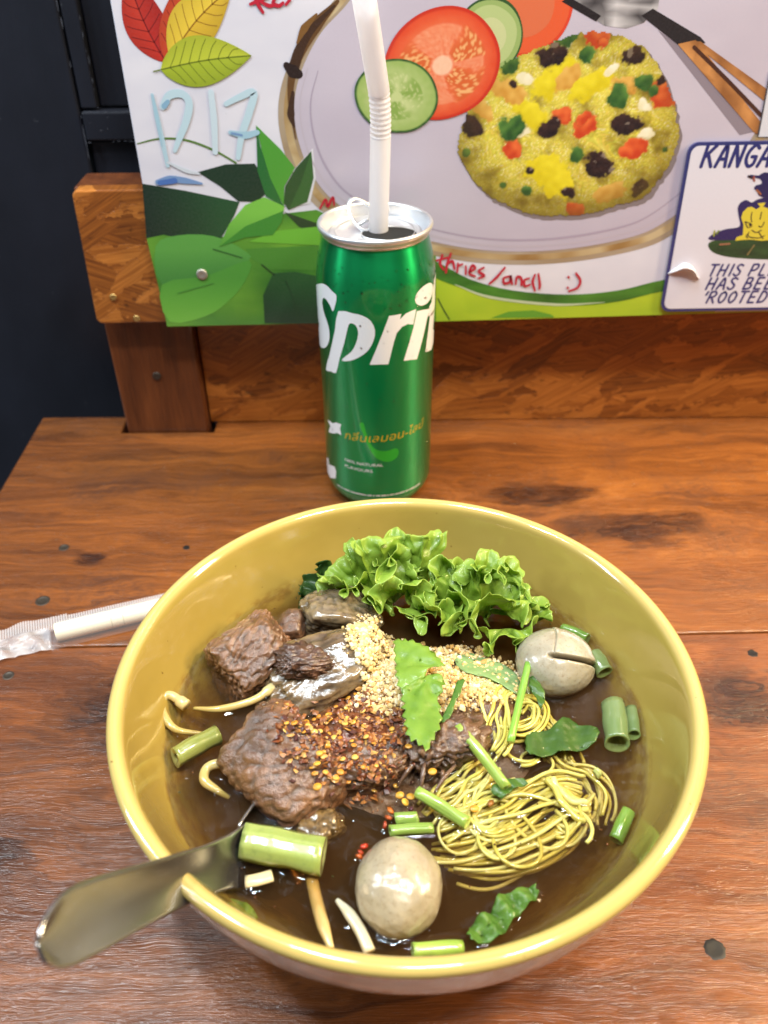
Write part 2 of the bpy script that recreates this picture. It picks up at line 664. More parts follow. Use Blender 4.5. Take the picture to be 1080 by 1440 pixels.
MATS = dict(
    plank_back=wood_table('back_plank_wood', 2.0, (1.06, 1.07, 1.06), ((86.0, 380.0, 40.0, 15.0, 44.0), (134.0, 352.0, 52.0, 17.0, -36.0), (-150.0, 330.0, 10.0, 6.0, 9.0))),
    plank_front=wood_table('front_plank_wood', 9.0, (1.04, 1.04, 1.20), ((150.0, 236.0, 26.0, 20.0, 34.0), (-100.0, 235.0, 40.0, 25.0, 24.0), (-150.0, 170.0, 30.0, 14.0, -20.0))),
    osb=osb('lower_strand_board', 3.0, 1.12), rail=osb('varnished_strand_board', 14.0, 1.16),
    post=mk_post(), dark=mk_dark(), board=mk_board(), print=mk_print('board_print'), sign=plain('white_sign_plastic', (222, 222, 236), 0.25),
    bowl=mk_bowl(), broth=mk_broth(), green=mk_green(),
    alu=plain('brushed_aluminium', (226, 228, 232), 0.36, 0.85), black=plain('can_mouth_shade', (8, 9, 8), 0.6),
    white_ink=plain('white_can_ink', (232, 236, 240), 0.28, 0.0, Coat_Weight=0.5), yellow_ink=plain('gold_can_ink', (196, 176, 40), 0.3, 0.2, Coat_Weight=0.5),
    lime_ink=plain('lime_can_ink', (40, 190, 60), 0.3, 0.5, Coat_Weight=0.5),
    straw=mk_straw(),
    cream=plain('cream_straw_plastic', (240, 234, 208), 0.4, 0.0),
    groove=plain('straw_groove', (196, 188, 160), 0.5),
    steel=plain('stainless_steel', (160, 160, 162), 0.22, 0.93), screw=plain('dull_screw_steel', (176, 170, 160), 0.45, 0.7), brass=plain('brass_screw', (190, 158, 96), 0.35, 0.7),
    chip=plain('bare_paint_chip', (92, 94, 104), 0.6),
    old_screw=plain('blackened_screw', (74, 66, 58), 0.45, 0.6),
    hole=plain('dark_hole', (14, 12, 11), 0.5),
    film=mk_film(), water=mk_drop(),
    meat=food('braised_beef', 0.36, 0.0, 0.85, (1.0, 0.0005, 0.8), scale=0.55),
    fat=food('beef_tendon', 0.22, 0.35, 1.0, (0.4, 0.0004, 0.5), scale=0.4, speck=((0.45, 0.75), (70, 48, 28), 0.6)),
    ball=food('meatball_skin', 0.30, 0.25, 0.9, (0.8, 0.00016, 0.5), scale=0.9, speck=((0.50, 0.75), (120, 98, 66), 0.5)),
    onion=food('spring_onion', 0.26, 0.2, 0.9, (0.5, 0.00012, 0.4), scale=0.4, speck=((0.5, 0.8), (104, 122, 70), 0.45)),
    leaf=food('leafy_green', 0.36, 0.0, 0.35, (0.45, 0.00045, 0.6), 0.40, ((0.50, 0.78), (92, 128, 34), 0.35), 0.28),
    noodle=food('egg_noodle', 0.22, 0.25, 1.0, None, 0.0, ((0.5, 0.8), (150, 120, 20), 0.35), 0.3),
    sprout=food('bean_sprout', 0.24, 0.4, 1.0, None, 0.0, ((0.5, 0.8), (190, 170, 110), 0.4), 0.3),
    crumb=food('crushed_peanut', 0.6, 0.15, 0.0, (2.0, 0.0003, 0.5), 0.0, ((0.5, 0.8), (170, 120, 60), 0.4), 1.2),
    chili=food('chili_flake', 0.35, 0.0, 0.35, (1.6, 0.0003, 0.5), 0.12, ((0.45, 0.8), (70, 22, 8), 0.45), 0.9),
)
# ------------------------------------------------------------------ the dark panelled wall behind
def bevbox(name, b, mat, parent, w=1.0, seg=2):
    o = mk(name, *box(*b), mat, parent, smooth=False)
    mod(o, 'BEVEL', width=w * MM, segments=seg, limit_method='ANGLE')
    return o


wall = thing('wall', (-150, 520, -400), '', '')
del wall['label'], wall['category']
wall['kind'] = 'structure'
bevbox('stile', (-900, -168.4, 516, 540, -700, 700), MATS['dark'], wall, 1.2)
bevbox('stile', (-167.2, -158.2, 517, 540, 170.6, 700), MATS['dark'], wall, 0.8)
bevbox('panel', (-157.6, 700, 522, 540, 170.6, 700), MATS['dark'], wall, 0.8)
bevbox('rail', (-167.2, 700, 515, 540, 154.0, 169.4), MATS['dark'], wall, 1.0)
bevbox('panel', (-167.2, 700, 520, 540, -700, 153.0), MATS['dark'], wall, 1.0)

rng = random.Random(8)
chips = [(-168.0, 515.8, 100 + 9.3 * k, 0.45, rng.uniform(2, 7), 0) for k in range(14)]
chips += [(-166 + 4.2 * k, 514.8, 169.6 - 0.3 * (k % 2), rng.uniform(1.5, 4.2), 0.5, 0) for k in range(7)]
chips += [(-166 + 3.4 * k, 514.9, 153.6 + rng.uniform(-0.5, 0.3), rng.uniform(0.8, 3.0), rng.uniform(0.3, 0.7), 0) for k in range(8)]
chips += [(-158 + rng.uniform(-.2, .2), 516.8, 172 + 7 * k, 0.4, rng.uniform(1, 5), 0) for k in range(8)]
chips += [(rng.uniform(-166, -150), 514.8, rng.uniform(155, 168), rng.uniform(0.4, 1.4), rng.uniform(0.3, 0.9), 0) for k in range(9)]
for x, y, z, w, h, _ in chips:
    if rng.random() < 0.45:
        continue
    k = 7
    h, w = (h * rng.uniform(0.3, 2.2), w * rng.uniform(0.4, 1.0)) if h > w else (h * rng.uniform(0.4, 1.0), w * rng.uniform(0.4, 2.0))
    x, z = x + rng.uniform(-0.4, 0.4), z + rng.uniform(-2, 2) * (h > w)
    v = [(x + w / 2 * (1 + 0.3 * rng.uniform(-1, 1)) * math.cos(6.283 * i / k), y, z + h / 2 * (1 + 0.4 * rng.uniform(-1, 1)) * math.sin(6.283 * i / k)) for i in range(k)]
    mk('paint_chip', v, [tuple(range(k))], MATS['chip'], wall, smooth=False)

# ------------------------------------------------------------------ table: two planks, the back one notched round the post
table = thing('wooden_table', (0, 270, -28), 'varnished brown plank table top with dark knots under the bowl', 'table')


def plank(outline, mat):
    n = len(outline)
    v = [(x, y, -28) for x, y in outline] + [(x, y, 0) for x, y in outline]
    f = [tuple(range(n - 1, -1, -1)), tuple(range(n, 2 * n))] + [(i, (i + 1) % n, n + (i + 1) % n, n + i) for i in range(n)]
    o = mk('plank', v, f, mat, table, smooth=False)
    mod(o, 'BEVEL', width=0.9 * MM, segments=2, limit_method='ANGLE')
    return o


plank([(-216.5, 268.6), (520, 281.6), (520, 500), (-104.8, 500), (-104.8, 449.0), (-162.2, 449.0), (-162.2, 468.0), (-216.5, 468.0)], MATS['plank_back'])
plank([(-216.5, 10), (520, 10), (520, 280.9), (-216.5, 267.9)], MATS['plank_front'])
for (x, y, r) in ((-164.6, 299.7, 3.0), (-165.8, 339.3, 2.2), (-165.0, 252.7, 2.0)):
    v, f = lathe([(r + 0.5, 0.05), (r, 0.22), (r * 0.9, 0.25), (r * 0.82, 0.1), (r * 0.3, 0.12), (0.01, 0.1)], 20, (x, y, 0))
    mk('screw', v, f, MATS['old_screw'], table)
for (x, y, r) in ((107.0, 132.6, 3.1), (-102.3, 338.5, 1.6), (164, 262, 2.0), (131, 279.5, 1.3)):
    v, f = lathe([(r * 1.12, 0.04), (r, 0.16), (r * 0.7, 0.10), (0.01, 0.06)], 24, (x, y, 0))
    mk('plugged_hole', [(a + 0.25 * math.sin(b * 3 + c), b + 0.2 * math.sin(a * 2), c) for a, b, c in v], f, MATS['hole'], table)

# ------------------------------------------------------------------ partition: post, lower strand board, rail
part = thing('partition', (0, 455, 0), 'brown strand board partition with wooden post behind the table', 'partition')
o = bevbox('post', (-158.4, -108.9, 450.6, 476, -60, 148), MATS['post'], part, 1.2)
o = bevbox('strand_panel', (-108.3, 520, 460.3, 472, 0.3, 146), MATS['osb'], part, 0.6)
rail_out = []
for (cx_, cz_, a0) in ((-153, 146, 90), (-155, 80.3, 180)):
    for k in range(6):
        a = R(a0 + k * 18)
        rail_out.append((cx_ + 3.4 * math.cos(a), cz_ + 3.4 * math.sin(a)))
rail_out += [(520, 86), (520, 153)]
v = [(x, 440.6, z) for x, z in rail_out] + [(x, 450.2, z) for x, z in rail_out]
n = len(rail_out)
o = mk('rail', v, [tuple(range(n)), tuple(range(2 * n - 1, n - 1, -1))] + [(i, n + i, n + (i + 1) % n, (i + 1) % n) for i in range(n)], MATS['rail'], part, smooth=False)
mod(o, 'BEVEL', width=0.8 * MM, segments=2, limit_method='ANGLE')


def screw_y(x, z, y, r, parent, mat):
    """cross-head screw facing the viewer"""
    v, f = lathe([(r, 0), (r * 0.95, 0.45), (r * 0.6, 0.6), (r * 0.25, 0.35), (0.01, 0.3)], 18)
    mk('screw', [(x + a, y - c, z + b) for a, b, c in v], [q[::-1] for q in f], mat, parent)


for px in [(-146.3,92.6),(-135.9,80)]:
    screw_y(px[0], px[1], 440.4, 1.9, part, MATS['brass'])
screw_y(-133.8, 38.5, 450.4, 2.6, part, MATS['old_screw'])
# ------------------------------------------------------------------ menu board with its print
YB = 436.6
board = thing('menu_board', (60, 438, 77), 'white printed menu board with fried rice picture and green leaves', 'menu board')
bo = [(-118.6,232.8),(-118.8,77.3),(211.2,83.1)]
x0, x1 = -118.7, 420.0
zl, zr = 77.3, 77.3 + (83.1 - 77.3) / 330 * (x1 - x0)
ol = [(x0, zl), (x1, zr), (x1, 420), (x0, 420)]
v = [(x, YB, z) for x, z in ol] + [(x, 440.2, z) for x, z in ol]
o = mk('panel', v, [(0, 1, 2, 3), (7, 6, 5, 4), (0, 4, 5, 1), (1, 5, 6, 2), (2, 6, 7, 3), (3, 7, 4, 0)], MATS['board'], board, smooth=False)
mod(o, 'BEVEL', width=0.5 * MM, segments=2, limit_method='ANGLE')
LAY = [0.06]


def bp(name, pts, col, lift, parent=None, smooth_n=0, cell=None, colf=None, seg=None, y=YB, mat=None):
    """a flat printed patch on the board; pts (x, z) in mm"""
    if smooth_n:
        pts = bez(pts, smooth_n, True)
    v, f = fill(pts, cell)
    cols = [lin(col)] * len(v) if colf is None else [lin(colf(a, b)) for a, b in v]
    return mk(name, [(a, y - lift, b) for a, b in v], f, mat or MATS['print'], parent or board, cols=cols, smooth=False)


def bstroke(name, paths, w, col, lift, parent=None, y=YB, mat=None, n=6):
    g = B()
    for i, p in enumerate(paths):
        ww = w[i] if isinstance(w, list) and isinstance(w[0], list) else w
        v, f = stroke(p, ww, n)
        g.add([(a, y - lift - 0.004 * i, b) for a, b in v], f, lin(col[i]) if isinstance(col, list) else lin(col))
    return g.build(name, mat or MATS['print'], parent or board, smooth=False)


def mixc(a, b, t):
    t = max(0, min(1, t))
    return tuple(a[i] + (b[i] - a[i]) * t for i in range(3))


def leafprint(name, base, tip, wid, c1, c2, vein, lift, asym=0.0, nv=7):
    """printed leaf: two toned halves, a midrib and side veins"""
    b, t = np.array(base), np.array(tip)
    ax = t - b
    L = np.linalg.norm(ax)
    ax = ax / L
    nn = np.array((-ax[1], ax[0]))
    prof = lambda s: math.sin(math.pi * s ** 0.8) ** 0.9 * wid / 2
    mid = lambda s: b + ax * L * s + nn * math.sin(math.pi * s) * asym
    S = [i / 24 for i in range(25)]
    g = B()
    for sgn, c in ((1, c1), (-1, c2)):
        v = [tuple(mid(s)) for s in S] + [tuple(mid(s) + nn * sgn * prof(s)) for s in S]
        cc = [lin(mixc(c, (255, 255, 160), 0.10 * s)) for s in S] + [lin(mixc(c, (20, 30, 10), 0.12)) for s in S]
        g.add([(p[0], YB - lift, p[1]) for p in v], [(i, i + 1, 26 + i, 25 + i) for i in range(24)], cc)
    paths = [[tuple(mid(s)) for s in np.linspace(-0.08, 0.99, 8)]]
    for k in range(1, nv):
        s = k / nv * 0.85
        for sgn in (1, -1):
            e = min(s + 0.13, 0.97)
            paths.append([tuple(mid(s)), tuple(mid(s + 0.07) + nn * sgn * prof(s + 0.05) * 0.5), tuple(mid(e) + nn * sgn * prof(e) * 0.86)])
    for i, p in enumerate(paths):
        v, f = stroke(p, 0.55 if i == 0 else 0.3, 4)
        g.add([(a, YB - lift - 0.03, q) for a, q in v], f, lin(vein))
    return g.build(name, MATS['print'], board, smooth=False)


# --- plate photograph
plate_px = [(-20,232),(-33.3,219.7),(-43.5,203.8),(-48.3,188.7),(-47.9,172.8),(-42.6,156),(-31.1,140.2),(-9.8,127.2),(16,118.7),(46.1,112.3),(76.2,110.5),(105.9,112.6),(134.9,118.5),(150.1,125.8),(167,140.3),(183.3,161),(193.4,186.8),(192.2,213.7),(178.7,238.6),(152.5,256.8),(108.2,269.3),(60.7,273.2),(19.9,267.5),(-4,250.3)]
pc = np.mean(np.array(plate_px), axis=0)


def sc(pts, k, dx=0, dz=0):
    return [(pc[0] + (p[0] - pc[0]) * k + dx, pc[1] + (p[1] - pc[1]) * k + dz) for p in pts]


def platecol(x, z):
    t = fbm((x * 0.02, z * 0.03, 4.0)) * 0.5 + 0.5
    return mixc((176, 168, 186), (202, 196, 212), t * 0.6 + 0.4 * (z - 80) / 150)


bp('printed_plate', plate_px, None, 0.06, smooth_n=6, cell=12, colf=lambda x, z: mixc((178, 166, 150), (150, 128, 96), fbm((x * .05, z * .05, 1)) * .5 + .5))
rim_o = bez(sc(plate_px, 0.975, 0, 0.6), 6, True)
rim_i = bez(sc(plate_px, 0.945, 0, 1.6), 6, True)
g = B()
nr = len(rim_o)
gc = []
for p in list(rim_o) + list(rim_i):
    k = fbm((p[0] * 0.06, p[1] * 0.06, 7.0))
    gc.append(lin(mixc((150, 116, 66), (196, 178, 140), k * 0.9 + 0.5)))
g.add([(p[0], YB - 0.09, p[1]) for p in list(rim_o) + list(rim_i)], [(i, (i + 1) % nr, nr + (i + 1) % nr, nr + i) for i in range(nr)], gc)
g.build('printed_plate_rim', MATS['print'], board, smooth=False)
bp('printed_plate_face', sc(plate_px, 0.93, 0, 2.0), None, 0.12, smooth_n=6, cell=10, colf=platecol)
bstroke('printed_plate_groove', [[tuple(p) for p in sc(plate_px, 0.86, 0, 3.0)][2:15]], [0.4, 1.2, 0.9, 1.3, 0.5], (166, 156, 176), 0.15)
bstroke('printed_plate_groove', [[tuple(p) for p in sc(plate_px, 0.905, 0, 3.0)][2:15]], [0.4, 0.9, 1.6, 0.8, 0.5], (186, 178, 192), 0.15)
bstroke('printed_burnt_glaze', [[(-18.5,231.5),(-28.4,222.4),(-37.1,211.1),(-41.1,200.8),(-42.3,188.7),(-41,174.4)], [(-20.1,229.8),(-33.4,217.7),(-40.2,204.4),(-41.6,203.2)], [(-43,206.2),(-40.2,203.8),(-37.7,202.6)], [(-40.9,194.8),(-42.5,185.5),(-41.3,179.8)], [(-37.4,215.4),(-33.9,221.1),(-28.1,226.6)]],
        [[1.5, 5.2, 5.0, 3.4, 2.2, 0.6], [1.0, 4.0, 5.0, 2.0], [3.0, 6.0, 4.0], [1.5, 3.6, 1.0], [1, 3.4, 1]], [(96, 66, 30), (60, 38, 18), (34, 20, 12), (58, 36, 18), (120, 84, 36)], 0.16)

# --- tomato, cucumber, cutlery in the photograph


def disc(name, c, rx, rz, ang, layers, lift, wob=0.04, seed=0.0):
    g = B()
    for i, (k, col) in enumerate(layers):
        pts = []
        for a in range(48):
            t = 2 * math.pi * a / 48
            w = 1 + wob * noise.noise(Vector((math.cos(t) * 1.3, math.sin(t) * 1.3, seed + i)))
            u, q = rx * k * w * math.cos(t), rz * k * w * math.sin(t)
            pts.append((c[0] + u * math.cos(ang) - q * math.sin(ang), c[1] + u * math.sin(ang) + q * math.cos(ang)))
        n0 = len(pts)
        g.add([(p[0], YB - lift - 0.012 * i, p[1]) for p in pts], [tuple(range(n0))], lin(col))
    return g, name


def done(gn):
    return gn[0].build(gn[1], MATS['print'], board, smooth=False)


done(disc('printed_tomato', (65,228.1), 21, 19, 0.2, [(1, (214, 66, 34)), (0.93, (222, 92, 48)), (0.6, (214, 110, 70))], 0.18))
done(disc('printed_cucumber', (49.3,217.1), 15.5, 15.5, 0, [(1, (46, 84, 38)), (0.94, (150, 176, 104)), (0.8, (178, 196, 132)), (0.5, (196, 204, 150))], 0.24))


def photo_disc(name, c, rx, rz, ang, colf, lift, wob=0.04, seed=0.0, nr=26, na=88):
    g = B()
    for i in range(nr + 1):
        for k in range(na):
            t = 2 * math.pi * k / na
            w = 1 + wob * noise.noise(Vector((math.cos(t) * 1.3, math.sin(t) * 1.3, seed)))
            r = i / nr
            u, q = rx * r * w * math.cos(t), rz * r * w * math.sin(t)
            g.v.append((c[0] + u * math.cos(ang) - q * math.sin(ang), YB - lift, c[1] + u * math.sin(ang) + q * math.cos(ang)))
            g.c.append(lin(colf(r, t, u, q)))
    g.f = [(i * na + k, i * na + (k + 1) % na, (i + 1) * na + (k + 1) % na, (i + 1) * na + k) for i in range(nr) for k in range(na)]
    return g.build(name, MATS['print'], board, smooth=False)


def tomato(r, t, u, q):
    n = noise.noise(Vector((u * 0.25, q * 0.25, 3)))
    n2 = noise.noise(Vector((u * 0.7, q * 0.7, 5)))
    if r > 0.94:
        return (196, 48, 24)
    c = mixc((216, 74, 36), (226, 108, 66), (0.94 - r) * 4 + 0.3 * n)
    loc = math.sin(2.5 * t + 0.8 + 0.5 * n)
    if 0.22 < r < 0.74 and loc > 0.1:
        c = mixc(c, (206, 96, 40) if n2 < 0.1 else (238, 196, 130), min(1, loc * 1.4) * 0.8)
    elif r < 0.70:
        c = mixc(c, (238, 176, 140), 0.45 + 0.4 * n2)
    if r < 0.16:
        c = mixc(c, (240, 214, 186), 0.7)
    return c


def cuke(r, t, u, q):
    n = noise.noise(Vector((u * 0.4, q * 0.4, 8)))
    if r > 0.94:
        return mixc((36, 74, 34), (66, 110, 46), n + 0.5)
    c = mixc((150, 178, 96), (190, 204, 140), (0.94 - r) * 1.6 + 0.25 * n)
    if 0.15 < r < 0.62:
        c = mixc(c, (132, 164, 76), 0.5 + 0.5 * math.sin(3 * t + n))
        if noise.noise(Vector((u * 0.8, q * 0.8, 2))) > 0.25:
            c = mixc(c, (206, 212, 158), 0.6)
    return c


photo_disc('printed_tomato', (28.6,205.7), 27, 23, 0.25, tomato, 0.32)
photo_disc('printed_cucumber', (7.7,192.6), 19.8, 15.8, -0.12, cuke, 0.42)
bp('printed_cutlery', [(83.5,231.3),(91.1,226.3),(100.7,221.2),(110.5,220),(118.1,222.2),(123.4,227.7),(123.3,236.3),(82.8,236.6)], None, 0.18, cell=5, colf=lambda x, z: mixc((60, 58, 60), (210, 208, 212), fbm((x * .09, z * .2, 3)) * .9 + .45))
bp('printed_cutlery', [(83.3,232.6),(98.6,225.1),(96.7,222.9),(80.4,230.7)], (28, 24, 24), 0.22)
bp('printed_cutlery', [(116.6,225),(121.2,227.7),(144.9,216.3),(147.6,214),(135.9,213)], (34, 30, 30), 0.22)
bp('printed_cutlery_shadow', [(125,219.3),(137,212.4),(180.1,175.8),(173,174.2)], (138, 128, 140), 0.14)
wcol = lambda x, z: mixc((112, 66, 28), (206, 146, 84), fbm((x * .10 + z * .06, z * .05 - x * .02, 9)) * .9 + .5)
bp('printed_wood_handle', [(135.1,213.6),(142.9,215.2),(185.4,176.7),(184.2,173.5),(179.5,175.5)], None, 0.24, cell=4, colf=wcol)
bp('printed_wood_handle', [(141,214.7),(145.2,214.6),(182.2,193.7),(184.7,186.9)], None, 0.25, cell=4, colf=wcol)
bstroke('printed_wood_handle_gap', [[(142.8,212.3),(160.2,199.3),(185.2,179.9)]], 1.6, (70, 38, 18), 0.28)

# --- fried rice in the photograph
rice_px = [(72.9,212.9),(85.3,217.4),(101.1,218.9),(118,213.7),(129.7,203.1),(139.5,187.2),(143.8,174.5),(142.7,163),(137.6,152.8),(132.1,144.1),(123.5,142.1),(109.7,137.9),(95.5,135.9),(81,136.3),(71.7,138.2),(58.7,143.7),(51.2,148.3),(41.8,158.7),(37.1,168.8),(38.4,178.5),(41.9,188),(48.1,197.1),(54.1,204.6),(61.9,208.9)]
rice_out = []
for i, p in enumerate(bez(rice_px, 6, True)):
    w = 1 + 0.025 * noise.noise(Vector((p[0] * 0.35, p[1] * 0.35, 2)))
    cc0 = np.mean(np.array(rice_px), axis=0)
    rice_out.append(tuple(cc0 + (p - cc0) * w))
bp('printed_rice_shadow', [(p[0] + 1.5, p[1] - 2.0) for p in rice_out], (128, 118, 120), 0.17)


def inside(x, z, pl):
    c = False
    j = len(pl) - 1
    for i in range(len(pl)):
        if (pl[i][1] > z) != (pl[j][1] > z) and x < (pl[j][0] - pl[i][0]) * (z - pl[i][1]) / (pl[j][1] - pl[i][1]) + pl[i][0]:
            c = not c
        j = i
    return c


xs, zs = [p[0] for p in rice_out], [p[1] for p in rice_out]
pal = [(226, 214, 70), (214, 202, 58), (238, 230, 120), (204, 192, 54), (200, 204, 74), (246, 242, 190), (226, 198, 80), (190, 178, 50), (236, 228, 90), (222, 210, 96)]
PIECES = []
for kind, items in (('y', [(80.9,199.9),(70.9,184),(82,160.1),(97.8,196.8),(84.3,155)]), ('a', [(114.7,147.8),(48,187.3),(87.4,200.4),(114.4,196.6),(59.9,194.6)]),
                    ('w', [(67,200),(106.7,203.3),(124.2,188),(68.2,176.7),(126.6,174.6),(82.4,214.5)]),
                    ('o', [(97.4,217.8),(86.1,183.6),(97.6,178.7),(63.7,168.6),(122.5,168.8),(133.7,192.8),(98,139.1),(96.4,182.9),(101.1,214.4)]),
                    ('g', [(84.3,217.4),(94.3,209.8),(58.9,206.6),(122.4,198.1),(111.8,192.1),(62.9,178.3),(95.2,165.7),(72.5,148.9),(60.9,151.7),(41.3,167.1),(138.2,168),(127.5,194.1)]),
                    ('k', [(78.2,209.4),(116.2,209.1),(44.1,179.1),(80.7,178.2),(117.3,179.5),(107.1,160.9),(128.7,149.4),(94,148),(73.4,158.5),(130.5,198.9),(61.9,197.6),(82.2,210.5)])):
    for i, (x, z) in enumerate(items):
        szs = dict(y=(11, 6), a=(7.5, 4.2), w=(4, 2.4), k=(5.8, 4.2), o=(5.6, 4.4), g=(4.6, 4.2))[kind]
        k = (1.0, 0.8, 0.95, 0.85, 1.05, 1.2, 0.75, 0.55, 0.35, 0.45, 0.3, 0.5)[i % 12]
        PIECES.append((kind, x, z, szs[0] * k, szs[1] * k, math.sin(i * 2.3 + ord(kind)) * 0.7, i))
PC = dict(k=((26, 14, 14), (70, 44, 34)), o=((196, 62, 20), (240, 124, 60)), g=((34, 78, 28), (104, 150, 62)), y=((214, 196, 14), (240, 226, 50)), a=((206, 150, 56), (236, 196, 104)), w=((230, 222, 180), (250, 246, 226)))


def ricecol(x, z):
    wx, wz = x + 1.1 * noise.noise(Vector((x * .35, z * .35, 1))), z + 1.1 * noise.noise(Vector((x * .35, z * .35, 7)))
    a = noise.noise(Vector((x * .05, z * .05, 4))) * 3
    u, w = wx * math.cos(a) + wz * math.sin(a), wz * math.cos(a) - wx * math.sin(a)
    d, pt = noise.voronoi(Vector((u * 0.26, w * 0.52, 2.0)))
    h = abs(math.sin(pt[0].x * 91.7 + pt[0].y * 37.3))
    c = pal[int(h * 997) % len(pal)]
    edge = max(0.0, min(1.0, (d[1] - d[0]) * 2.6))
    big = fbm((x * 0.10, z * 0.10, 3.0))
    c = mixc(mixc(c, (140, 116, 24), 0.5), c, edge * 0.6 + 0.4)
    c = mixc(c, (116, 96, 16), max(0, -big) * 1.1)
    c = mixc(c, (244, 232, 96), max(0, big) * 0.45)
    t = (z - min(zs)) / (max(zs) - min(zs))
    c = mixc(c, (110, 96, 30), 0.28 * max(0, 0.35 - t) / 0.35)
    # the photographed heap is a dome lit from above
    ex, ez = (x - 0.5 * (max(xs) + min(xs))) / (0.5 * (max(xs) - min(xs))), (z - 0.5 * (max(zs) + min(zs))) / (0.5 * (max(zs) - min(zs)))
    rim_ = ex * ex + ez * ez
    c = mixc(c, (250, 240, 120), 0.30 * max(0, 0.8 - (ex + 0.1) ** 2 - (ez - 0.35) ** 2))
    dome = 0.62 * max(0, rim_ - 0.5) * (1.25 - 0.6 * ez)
    for kind, px_, pz_, rx, rz, an, i in PIECES:
        dx, dz = x - px_, z - pz_
        if abs(dx) > 18 or abs(dz) > 18:
            continue
        p, q = (dx * math.cos(an) + dz * math.sin(an)) / rx, (dz * math.cos(an) - dx * math.sin(an)) / rz
        rr = (abs(p) ** 2.6 + abs(q) ** 2.6) ** (1 / 2.6) + 0.45 * noise.noise(Vector((x * 0.22, z * 0.22, i + 3.0))) + 0.20 * noise.noise(Vector((x * 0.6, z * 0.6, i)))
        if rr < 1.12:
            lo, hi = PC[kind]
            pc2 = mixc(lo, hi, 0.35 + 0.5 * noise.noise(Vector((x * .3, z * .3, i))) + 0.35 * q)
            if kind == 'k' and noise.noise(Vector((x * .25, z * .25, i + 9))) > 0.36 and q > 0:
                pc2 = mixc(pc2, (196, 186, 170), 0.5)
            c = mixc(c, pc2, (1.12 - rr) / 0.14 * (0.75 if kind in 'ya' else 1))
        elif rr < 1.35 and kind in 'kog':
            c = mixc(c, (98, 80, 16), (1.35 - rr) * 1.4)
    return mixc(c, (92, 76, 14), dome)


ST = 0.55
g = B()
idx = {}
for ix in range(int((max(xs) - min(xs)) / ST) + 1):
    for iz in range(int((max(zs) - min(zs)) / ST) + 1):
        x, z = min(xs) + ix * ST, min(zs) + iz * ST
        if inside(x + 0.9 * noise.noise(Vector((x * .6, z * .6, 5))), z + 0.9 * noise.noise(Vector((x * .6, z * .6, 9))), rice_out):
            idx[(ix, iz)] = len(g.v)
            g.v.append((x, YB - 0.30, z))
            g.c.append(lin(ricecol(x, z)))
for (ix, iz), k in idx.items():
    q = [idx.get((ix + a_, iz + b_)) for a_, b_ in ((0, 0), (1, 0), (1, 1), (0, 1))]
    if None not in q:
        g.f.append(tuple(q))
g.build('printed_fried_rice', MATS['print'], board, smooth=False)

# --- autumn leaves and green foliage
leafprint('printed_leaf', (-97.9,207.8), (-109.3,243.8), 19, (190, 44, 30), (176, 34, 28), (116, 20, 18), 0.10, 2)
leafprint('printed_leaf', (-97.8,208.4), (-80.3,244.4), 17, (200, 66, 34), (188, 48, 30), (122, 28, 18), 0.16, -1.5)
leafprint('printed_leaf', (-95.7,209.5), (-64.5,237.2), 20, (228, 196, 60), (214, 176, 46), (150, 108, 24), 0.22, 2)
leafprint('printed_leaf', (-101,204.9), (-58.6,210.4), 21, (184, 196, 52), (160, 180, 40), (104, 120, 22), 0.28, 1.0, 8)
bp('printed_foliage', [(-121.5,128.2),(-101.1,129.9),(-76,125.9),(-49.3,138.5),(-32.9,140.2),(-6.1,127.2),(28.4,115.6),(29.5,78.5),(-42.2,77.9),(-118.8,76.9),(-119.8,101.3)], None, 0.07, cell=10, colf=lambda x, z: mixc((44, 112, 34), (110, 168, 48), fbm((x * .03, z * .05, 2)) * .7 + .5))
bp('printed_foliage', [(-118.7,153.9),(-98,150.3),(-71.4,144.4),(-74.6,138),(-83.4,125.3),(-98.1,125),(-112.4,128.1),(-121.5,126.3)], None, 0.10, cell=8, colf=lambda x, z: mixc((10, 40, 26), (26, 76, 40), (x + 120) / 40))
bp('printed_foliage', [(-90.4,159.2),(-76,162.8),(-62,163),(-57.7,156.2),(-57.7,148.6),(-62.4,144.4),(-72,144.8),(-80.1,152.2)], (16, 50, 30), 0.13)
bp('printed_foliage_edge', [(-33,170),(-32.4,156),(-36,143.4),(-43.2,142.1),(-43.4,159.5)], (216, 218, 226), 0.14)
bp('printed_foliage', [(-59.5,180.6),(-58.4,171.2),(-55.3,159.6),(-50.3,143.9),(-48.3,141.4),(-57.9,147.1),(-60.9,159.6)], (30, 104, 44), 0.17)
bp('printed_foliage', [(-59.5,180.6),(-48.6,169.5),(-42.3,160.8),(-48.2,152),(-49.3,142.1),(-54.9,156.1),(-57.9,169.6)], (74, 152, 48), 0.18)
bp('printed_foliage', [(-33.8,168.7),(-33.4,156),(-37.3,144.2),(-47,140.3),(-49.2,143.9),(-47.8,151.9),(-41.9,160.8)], (34, 76, 36), 0.20)
bp('printed_foliage', [(-33.8,168.7),(-33.4,156),(-37.3,144.2),(-47,140.3),(-39.5,154.3)], (48, 96, 44), 0.21)
bp('printed_foliage', [(-49.2,139.3),(-31.5,132.9),(-31.9,125.6),(-42.5,131.9)], (30, 62, 30), 0.16)
bp('printed_foliage', [(-55.4,129.5),(-31.5,131.8),(-32.1,121.8),(-68.8,124)], (104, 178, 52), 0.17)
bp('printed_foliage', [(-84.6,121.5),(-78,133.3),(-68.6,143),(-58.6,146.8),(-49,142.1),(-51,134.2),(-56,127.6),(-70.4,126.3)], None, 0.22, cell=5, colf=lambda x, z: mixc((58, 132, 44), (118, 190, 70), (z - 112) / 26))
